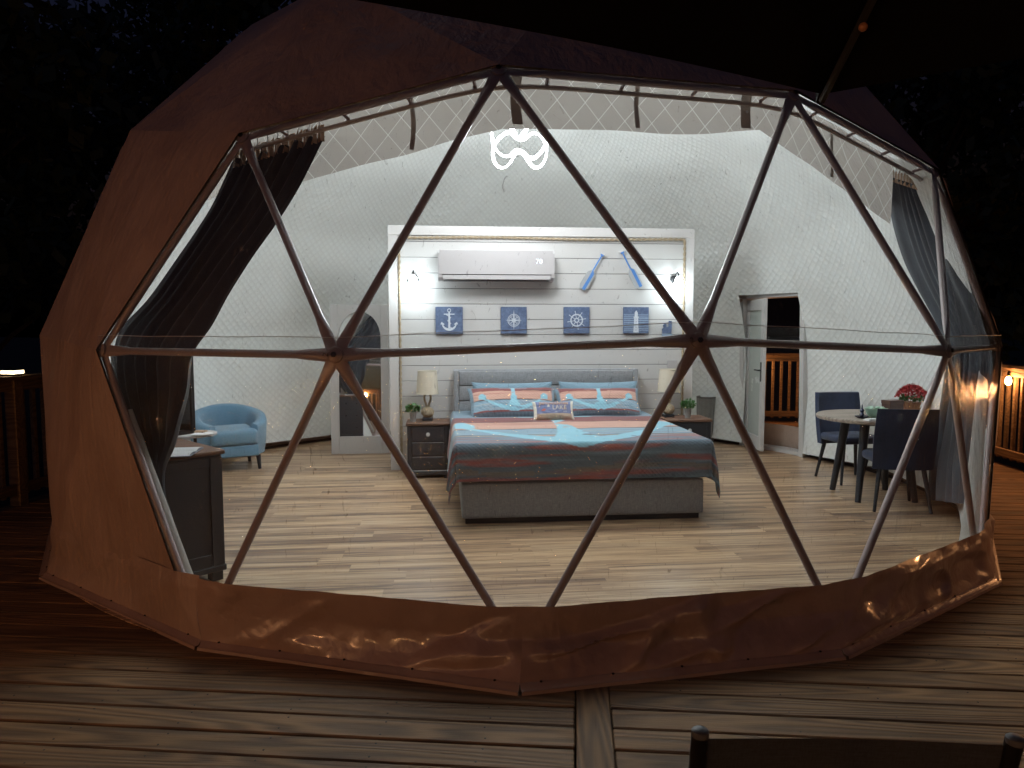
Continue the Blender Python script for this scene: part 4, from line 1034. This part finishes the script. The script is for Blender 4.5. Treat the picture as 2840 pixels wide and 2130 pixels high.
ck = thing('board_game', 'little wooden game and pale cloth on the round side table', 'game', (-3.07, 6.95, .531))
MB().box(-.07, .07, -.05, .05, 0, .02, .003).build('wooden_tray', TAN, ck); MB().tube([(-.05, 0, .02), (-.05, 0, .07)], .006, 8).build('peg', PAP, ck); MB().lathe([(.05, .0), (.1, .004), (.09, .009)], 18, .07, -.08).build('cloth', PAP, ck, True)

# ================================================================== dining corner
TBX, TBY = 3.33, 6.52
tb = thing('dining_table', 'round grey wood dining table on thick black legs, by the right wall', 'table', (TBX, TBY, 0))
m = MB().lathe([(.44, .712), (.495, .716), (.50, .73), (.50, .742), (.492, .75)], 48); m.build('table_top', m_deck('grey_oak', (.13, .105, .085), (.34, .29, .245)), tb, True)
for a in (45, 135, 225, 315): ca, sa = math.cos(R_(a)), math.sin(R_(a)); MB().tube([(.25*ca, .25*sa, .711), (.36*ca, .36*sa, 0)], [.042, .026], 10).build('leg', BLACKW, tb, True)
MB().box(-.22, .22, -.22, .22, .68, .711, .004).build('apron', BLACKW, tb)
def chair(label, x, y, rz):
    t = thing('dining_chair', label, 'chair', (x, y, 0), rz, 'navy velvet dining chairs')
    MB().box(-.225, .225, -.235, .20, .40, .475, .03).build('seat', NAVY, t, True)
    def bk(u, v):
        a = (u-.5)*1.25; ww = .24*(1+.04*math.sin(v*math.pi)); return (math.sin(a)/math.sin(.625)*ww, .215+.075*v-.15*(1-math.cos(a)), .36+.52*v)
    m = MB(); n1, n2 = 16, 12; m.grid(bk, n1, n2); m.grid(lambda u, v: (bk(u, v)[0]*.94, bk(u, v)[1]-.05, bk(u, v)[2]-.004), n1, n2)
    N = (n1+1)*(n2+1); per = [i for i in range(n1+1)]+[j*(n1+1)+n1 for j in range(1, n2+1)]+[n2*(n1+1)+i for i in range(n1-1, -1, -1)]+[j*(n1+1) for j in range(n2-1, 0, -1)]
    m.f += [(per[i], per[(i+1) % len(per)], N+per[(i+1) % len(per)], N+per[i]) for i in range(len(per))]
    m.build('backrest', NAVY, t, 60)
    for sx in (-1, 1):
        for sy in (-1, 1): MB().tube([(sx*.17, sy*.16, .40), (sx*.225, sy*.225, 0)], [.022, .013], 8).build('leg', BLACKW, t, True)
    m = MB()
    return t
chair('navy velvet dining chair facing the room, behind the table', 3.44, 7.22, R_(8))
chair('navy velvet dining chair seen from behind, in front of the table', 3.31, 6.13, R_(172))
def on(name, label, cat, px, py, z=.7505): return thing(name, label, cat, (px, py, z))
t = on('candle_dish', 'dark blue candle dish on the dining table', 'dish', 3.10, 6.30); DB = plain('dark_blue_glaze', (.012, .018, .05), .25)
MB().lathe([(.03, 0), (.055, .012), (.06, .022), (.05, .018), (.012, .01)], 20).build('dish', DB, t, True); MB().lathe([(.010, .012), (.022, .03), (.012, .05), (.020, .07), (.008, .09), (.004, .12), (0, .125)], 14, cap=False).build('finial', DB, t, True)
t = on('green_bowl', 'pale green bowl on the dining table', 'bowl', 3.24, 6.33); MB().lathe([(.045, 0), (.075, .03), (.095, .085), (.088, .085), (.07, .035), (.0, .015)], 24, cap=False).build('bowl', plain('celadon', (.33, .52, .40), .4), t, True)
for k in range(7): a = k*.9; MB().ball((.055*math.cos(a), .055*math.sin(a), .085), (.022, .022, .016), 8, 6).build('petal', plain('pale_petal', (.45, .62, .5), .7), t, True) if k < 5 else None
t = on('brown_gift_box', 'dark brown box standing beside the green bowl', 'box', 3.40, 6.36); t.rotation_euler = (0, 0, .3)
MB().box(-.075, .075, -.05, .05, 0, .155, .003).build('box', plain('brown_card', (.07, .032, .025), .35), t); MB().box(-.078, .078, -.053, .053, .125, .157, .002).build('lid', plain('brown_lid', (.09, .045, .032), .3), t)
t = on('wooden_plate', 'flat round tray at the front of the dining table', 'tray', 3.36, 6.16); MB().lathe([(.13, 0), (.15, .006), (.15, .014), (.135, .010)], 28).build('tray', GREYP, t, True)
t = on('folded_napkin', 'white folded napkin at the left front of the dining table', 'napkin', 3.12, 6.14); t.rotation_euler = (0, 0, .2); MB().box(-.07, .07, -.04, .04, 0, .008, .002).build('napkin_fold', PAP, t); MB().box(-.06, .065, -.035, .03, .0085, .017, .002).build('napkin_fold', PAP, t)
t = on('flower_pot', 'red chrysanthemums in a foil wrapped pot on the dining table', 'flowers', 3.66, 6.52)
MB().lathe([(.055, 0), (.075, .12), (.082, .125), (.07, .12)], 16).build('pot', plain('terracotta', (.30, .13, .07), .5), t, True)
m = MB(); rg = random.Random(5)
for k in range(16): a = k/16*6.28; m.add([(.07*math.cos(a), .07*math.sin(a), .06), (.078*math.cos(a+.39), .078*math.sin(a+.39), .06), (.12*math.cos(a+.2), .12*math.sin(a+.2), .13+rg.uniform(-.02, .03))], [(0, 1, 2)])
m.build('wrapping', plain('copper_foil', (.42, .22, .12), .3, metal=.5), t); leaves(150, .09, .12, .07, .04, LEAF, 'leaves', t, 8)
m = MB()
for k in range(1100):
    a = rg.uniform(0, 6.28); q = rg.random()**.5; p = (math.cos(a)*q*.135, math.sin(a)*q*.12, .185+.10*math.sqrt(max(0, 1-q*q))*rg.uniform(.75, 1.05)-.03*q); s_ = .010
    d = [Vector((rg.uniform(-1, 1), rg.uniform(-1, 1), rg.uniform(-1, 1))).normalized()*s_*1.6 for _ in range(3)]; m.add([Vector(p)+d[0], Vector(p)+d[1], Vector(p)+d[2]], [(0, 1, 2)])
m.build('blossoms', plain('crimson_petals', (.34, .018, .022), .7, .4, 40), t)

# ================================================================== curtains, rails, valance
def catmull(P, t):
    n = len(P)-1; x = t*n; i = min(int(x), n-1); f = x-i; p = [Vector(P[max(0, min(n, i+k))]) for k in (-1, 0, 1, 2)]
    return .5*((2*p[1])+(-p[0]+p[2])*f+(2*p[0]-5*p[1]+4*p[2]-p[3])*f*f+(-p[0]+3*p[1]-3*p[2]+p[3])*f**3)
def curtain(label, L, R, folds, amp, seed, name='curtain'):
    t = thing(name, label, 'curtain', (0, 0, 0), 0, 'slate velvet curtains at the two ends of the window')
    def fn(u, v):
        a, b = catmull(L, v), catmull(R, v); p = a.lerp(b, u); tn = (b-a); wd = tn.length; nrm = Vector((tn.y, -tn.x, 0)).normalized()
        uu = u+.13*noise.noise(Vector((u*2.2, v*1.6, seed)))+.06*noise.noise(Vector((u*7, v*2, seed+5)))
        dd = math.sin(uu*folds*2*math.pi+1.5*noise.noise(Vector((u*2, v*2.5, seed+3))))*(.6+.5*noise.noise(Vector((u*5, v*2, seed+8))))
        return p+nrm*amp*dd*min(1, wd/.28)+Vector((0, 0, .01*dd*(v < .01)))
    MB().grid(fn, 110, 90).build('fabric', CURT, t, 180)
    # tan pleat tape standing above the heading
    m = MB(); a, b = Vector(L[0]), Vector(R[0]); N = 13
    for k in range(N):
        for q in (0, 1):
            u0 = (k+.06+.47*q)/N; u1 = (k+.47+.47*q)/N; dz = .012*(k % 2)+.01; off = Vector((0, -.012 if q else .006, 0)); A, B = a.lerp(b, u0)+off, a.lerp(b, u1)-off
            m.add([A+Vector((0, 0, -.03)), B+Vector((0, 0, -.035)), B+Vector((0, 0, .045+dz)), A+Vector((0, 0, .06-dz))], [(0, 1, 2, 3)])
    m.build('pleat_tape', TAN, t)
    for k in range(9):
        p = a.lerp(b, (k+.5)/9); MB().tube([p+Vector((0, 0, .04)), p+Vector((.006, 0, .075)), p+Vector((0, 0, .095))], .003, 5).build('hook', PLASTW, t)
    return t
CL = [(-1.513,3.95,2.446),(-1.692,4.110,2.258),(-1.782,4.095,2.115),(-1.888,4.102,1.975),(-2.116,4.169,1.720),(-2.363,4.322,1.551),(-2.441,4.364,1.404),(-2.367,4.250,1.226),(-2.224,4.104,1.028),(-2.111,4.009,.876),(-2.054,3.966,.740),(-2.005,3.937,.582),(-1.973,3.925,.463),(-1.968,3.942,.292),(-1.966,3.969,.06)]
CR = [(-.98,3.83,2.56),(-1.129,3.850,2.289),(-1.238,3.801,2.084),(-1.350,3.784,1.920),(-1.476,3.778,1.726),(-1.566,3.778,1.566),(-1.688,3.805,1.404),(-1.715,3.789,1.222),(-1.783,3.807,1.046),(-1.834,3.828,.926),(-1.911,3.871,.779),(-1.912,3.873,.638),(-1.861,3.852,.483),(-1.834,3.854,.321),(-1.800,3.866,.06)]
curtain('slate velvet curtain swept aside at the left end of the window', CL, CR, 6, .030, 2)
DL = [(2.93,5.66,2.72),(3.19,6.10,2.50),(3.40,6.30,2.20),(3.50,6.28,1.96),(3.54,6.14,1.74),(3.52,5.92,1.54),(3.44,5.70,1.38),(3.46,5.72,1.15),(3.58,5.94,.89),(3.63,6.06,.63),(3.62,6.10,.34),(3.58,6.03,.08)]
DRr = [(2.86,5.00,2.50),(2.98,4.99,2.32),(3.07,4.98,2.10),(3.13,4.96,1.90),(3.20,4.93,1.70),(3.24,4.90,1.53),(3.26,4.87,1.39),(3.27,4.88,1.20),(3.26,4.88,1.03),(3.25,4.88,.81),(3.22,4.87,.59),(3.19,4.84,.33)]
curtain('slate velvet curtain at the right end of the window beside the dining chairs', DL, DRr, 6, .030, 9)

def inset(p, k, dz): d = Vector((p.x-CTR.x, p.y-CTR.y, 0)); return Vector((CTR.x, CTR.y, p.z))+d*k+Vector((0, 0, dz))
RN = [14, 9, 8, 6, 3, 21]
rail = thing('curtain_rail', 'thin curved curtain rail with brackets just under the top of the window', 'curtain rail')
rpts = []
for i in range(len(RN)-1):
    a, b = inset(nd(RN[i]) if RN[i] in (9, 8, 6, 3) else node(RN[i]), .986, -.045), inset(nd(RN[i+1]) if RN[i+1] in (9, 8, 6, 3) else node(RN[i+1]), .986, -.045)
    for k in range(10): rpts.append(a.lerp(b, k/10))
rpts.append(b); q = rpts
for _ in range(3): q = [q[0]]+[(q[i-1]+q[i]*2+q[i+1])/4 for i in range(1, len(q)-1)]+[q[-1]]
MB().tube(q[6:-4], .012, 8).build('rail', plain('rail_metal', (.45, .38, .34), .4, metal=.2), rail, True)
for i in range(len(RN)-1):
    if i in (0, 4): continue
    for k in range(4):
        a, b = nd(RN[i]), nd(RN[i+1]); p = a.lerp(b, (k+.5)/4+.03); r_ = inset(p, .986, -.045)
        MB().tube([p+Vector((0, 0, -.015)), r_+Vector((0, 0, .02)), r_], [.010, .010, .013], 6).build('bracket', STEEL, rail)

def m_valance():
    t = NT('valance_cloth'); uv = t.n('TexCoord').outputs['UV']; x = t.n('SeparateXYZ', i0=uv); s = math.pi/.155
    a = t.math('ABSOLUTE', t.math('SINE', t.math('MULTIPLY', t.math('ADD', x.outputs[0], t.math('MULTIPLY', x.outputs[1], .9)), s))); b = t.math('ABSOLUTE', t.math('SINE', t.math('MULTIPLY', t.math('SUBTRACT', x.outputs[0], t.math('MULTIPLY', x.outputs[1], .9)), s)))
    ln = t.ramp(t.math('MINIMUM', a, b), [(.0, 1), (.035, .8), (.075, 0)])
    nz = t.noise(t.co(), 3, 4, .6); c = t.mix(ln, t.mix(nz, (.40, .365, .335), (.48, .445, .41)), (.8, .8, .77))
    nb = t.bump(t.math('MINIMUM', a, b), .012, .5)
    d = t.n('BsdfDiffuse', IColor=c); tr = t.n('BsdfTranslucent', IColor=c); t.set(d.inputs['Normal'], nb)
    m_ = t.n('MixShader', i0=.50, i1=d.outputs[0], i2=tr.outputs[0]); t.t.links.new(m_.outputs[0], t.out.inputs[0]); return t.m
VAL = m_valance()
va = thing('valance', 'quilted grey valance hanging inside along the top of the window', 'valance')
cnr = [(inset(nd(9), .935, 0), 2.335), (inset(nd(8), .935, 0), 2.585), (inset(nd(6), .935, 0), 2.665), (inset(nd(3), .935, 0), 2.235), (inset(node(21), .935, 0), 2.55)]
cnr = [(inset(node(14), .935, 0)*.5+cnr[0][0]*.5, 2.44)]+cnr
vv = []; ll = 0; uvs = []
NV = 6
for i in range(len(cnr)-1):
    (a, za), (b, zb) = cnr[i], cnr[i+1]; n = 24
    for k in range(n+(i == len(cnr)-2)):
        p = a.lerp(b, k/n); zb_ = za+(zb-za)*k/n; sag = .012*math.sin(ll*3)+.01*noise.noise(p*3); top = p.z+.12
        for j in range(NV+1):
            z = zb_+sag+(top-zb_-sag)*j/NV; vv.append((p.x+.01*noise.noise(Vector((p.x*4, p.y*4, z*3))), p.y+.025*noise.noise(Vector((p.x*3, z*4, 1)))+.03*(1-j/NV), z)); uvs.append((ll, z))
        ll += (b-a).length/n
n = len(vv)//(NV+1)
mbv = MB().add(vv, [(i*(NV+1)+j, (i+1)*(NV+1)+j, (i+1)*(NV+1)+j+1, i*(NV+1)+j+1) for i in range(n-1) for j in range(NV)])
me = bpy.data.meshes.new('valance_cloth'); me.from_pydata(mbv.v, [], mbv.f); me.materials.append(VAL); me.polygons.foreach_set('use_smooth', [True]*len(me.polygons))
ul = me.uv_layers.new(name='UVMap')
for lp_ in me.loops: ul.data[lp_.index].uv = uvs[lp_.vertex_index]
link('valance_cloth', me, va)
STRAP = plain('brown_strap', (.36, .30, .26), .8)
def strapat(i, f, wd, zl):
    (a, za), (b, zb) = cnr[i], cnr[i+1]; p = a.lerp(b, f); zb_ = za+(zb-za)*f; d = (b-a).normalized(); z1 = p.z+.08
    pts = [(p+d*(-wd/2*(1+.2*noise.noise(Vector((z*9, i, 0))))+.008*math.sin(z*17+i)), p+d*(wd/2)+d*.008*math.sin(z*17+i)) for z in np.linspace(zb_-zl, z1, 9)]
    m = MB(); v = []
    for (l_, r_), z in zip(pts, np.linspace(zb_-zl, z1, 9)): v += [(l_.x, l_.y-.028, z), (r_.x, r_.y-.028, z)]
    m.add(v, [(2*k, 2*k+1, 2*k+3, 2*k+2) for k in range(8)]); s_ = m.build('strap', STRAP, va)
    if wd > .04: MB().ball((p.x, p.y-.035, (zb_+z1)/2-.02), (.008, .004, .008), 10, 6).build('snap', PLASTW, s_)
strapat(1, .62, .026, -.0); strapat(2, .055, .056, -.02); strapat(2, .50, .026, 0); strapat(2, .93, .060, .0); strapat(3, .48, .026, 0)

# white padded edge where the lining wraps the window at both ends
ew = NT('white_hem'); _d = ew.n('BsdfDiffuse', IColor=(.75, .75, .73, 1)); _t = ew.n('BsdfTranslucent', IColor=(.8, .8, .78, 1))
_b = ew.bump(ew.noise(ew.co(), 45, 3), .01, .6); ew.set(_d.inputs['Normal'], _b)
_m = ew.n('MixShader', i0=.6, i1=_d.outputs[0], i2=_t.outputs[0]); ew.t.links.new(_m.outputs[0], ew.out.inputs[0]); ew = ew.m
def hem(pts, r, name='lining_hem'):
    P = smooth(pts, False, 2); r = [r[0]+(r[1]-r[0])*i/(len(P)-1) for i in range(len(P))]; MB().tube([Vector(p)-DC+Vector((.003*noise.noise(Vector(p)*9), 0, 0)) for p in P], r, 8, flat=.5).build(name, ew, dome, True)
a, b = nd(37, RHO-.01), nd(43, RHO-.01)
hem([a.lerp(b, t)+Vector((.02, .01, 0)) for t in (.22, .4, .6, .8, .93)], (.012, .026))
a, b = nd(46, RHO-.02), nd(52, RHO-.02)
hem([a.lerp(b, t)+Vector((-.02, .05, 0)) for t in (.12, .35, .6, .8, .90)], (.028, .058))

# ================================================================== umbrella, outdoor chair
um = thing('patio_umbrella', 'black patio umbrella whose edge and one rib cross the top right', 'umbrella', (.53, .195, 0))
rim = [Vector((1.35*math.cos(R_(84.9+60*k)), 1.35*math.sin(R_(84.9+60*k)), 2.035)) for k in range(6)]; apex = Vector((0, 0, 2.56))
m = MB()
for k in range(6):
    A, B = rim[k], rim[(k+1) % 6]
    def fn(u, v):
        p = A.lerp(B, u).lerp(apex, v); s = math.sin(u*math.pi)*(1-v)
        inw = Vector((-(A+B).x/2, -(A+B).y/2, 0)).normalized()
        return p+inw*.075*s*(1-v)-Vector((0, 0, .035*s*math.sin(math.pi*min(1, v+.2))))
    m2 = MB().grid(fn, 12, 12); m2.build('canopy_panel', BLKFAB, um, 180)
for k in range(6): MB().tube([rim[k]+Vector((0, 0, -.012)), rim[k].lerp(apex, .5)+Vector((0, 0, -.02)), apex+Vector((0, 0, -.05))], .008, 6).build('rib', plain('umbrella_rib', (.022, .02, .02), .6), um)
for k in range(6): MB().tube([rim[k]*1.012+Vector((0, 0, -.035)), rim[k]*1.0+Vector((0, 0, .008))], [.010, .013], 8).build('rib_tip', BLKG, um, True)
MB().tube([(0, 0, 0), (0, 0, 2.6)], .019, 12).build('pole', DARKM, um); MB().lathe([(.22, 0), (.22, .03), (.05, .06)], 24).build('base', DARKM, um, True)
MB().ball(tuple(rim[0].lerp(apex, .155)+Vector((-.0, 0, -.03))), .008, 10, 8).build('rib_bulb', plain('amber_bulb', (.45, .20, .12), .3), um, True)

oc = thing('sling_chair', 'black mesh patio chair seen from behind at the bottom right', 'patio chair', (.585, 1.20, -.035), R_(-2.5))
MESHF = m_fabric('black_sling', (.055, .066, .085), (.02, .024, .032), 500, .8, .4, .1)
for sx in (-1, 1):
    MB().tube([(sx*.262, -.035, .893), (sx*.262, -.03, .87), (sx*.262, .06, .42), (sx*.25, .42, .40), (sx*.262, .46, .02)], .0145, 10).build('side_frame', DARKM, oc, True)
    MB().lathe([(.0146, .0), (.0150, .002), (.0150, .010), (.012, .0125), (0, .013)], 14, cap=False).xf(Matrix.Translation((sx*.262, -.037, .886))).build('end_cap', plain('grey_cap', (.10, .105, .115), .45), oc, True)
    MB().tube([(sx*.262, .06, .42), (sx*.27, -.06, .0)], .0125, 8).build('leg', DARKM, oc, True)
MB().grid(lambda u, v: (-.255+.51*u, -.030+.085*v+.020*math.sin(math.pi*u),   .877-.449*v-.006*math.sin(math.pi*u)*(1-v)), 16, 12).build('back_sling', MESHF, oc, 180)
MB().grid(lambda u, v: (-.245+.49*u, .065+.35*v, .412-.015*math.sin(math.pi*u)), 12, 8).build('seat_sling', MESHF, oc, 180)
MB().tube([(-.262, .44, .40), (.262, .44, .40)], .012, 8).build('crossbar', DARKM, oc)
for p, st_, rz_ in ((31, '2', R_(95)), (34, '2', R_(40))):
    q = nd(p, RHO+.012)-DC+Vector((-.035, -.012, .0)); text(st_, .035, BOLT, 'marker_number', dome, tuple(q), (R_(86), rz_ if False else 0, 0), .0004).rotation_euler = (R_(90), R_(rz_*0+ -80 if p == 31 else -30), 0)
bpy.context.view_layer.update()
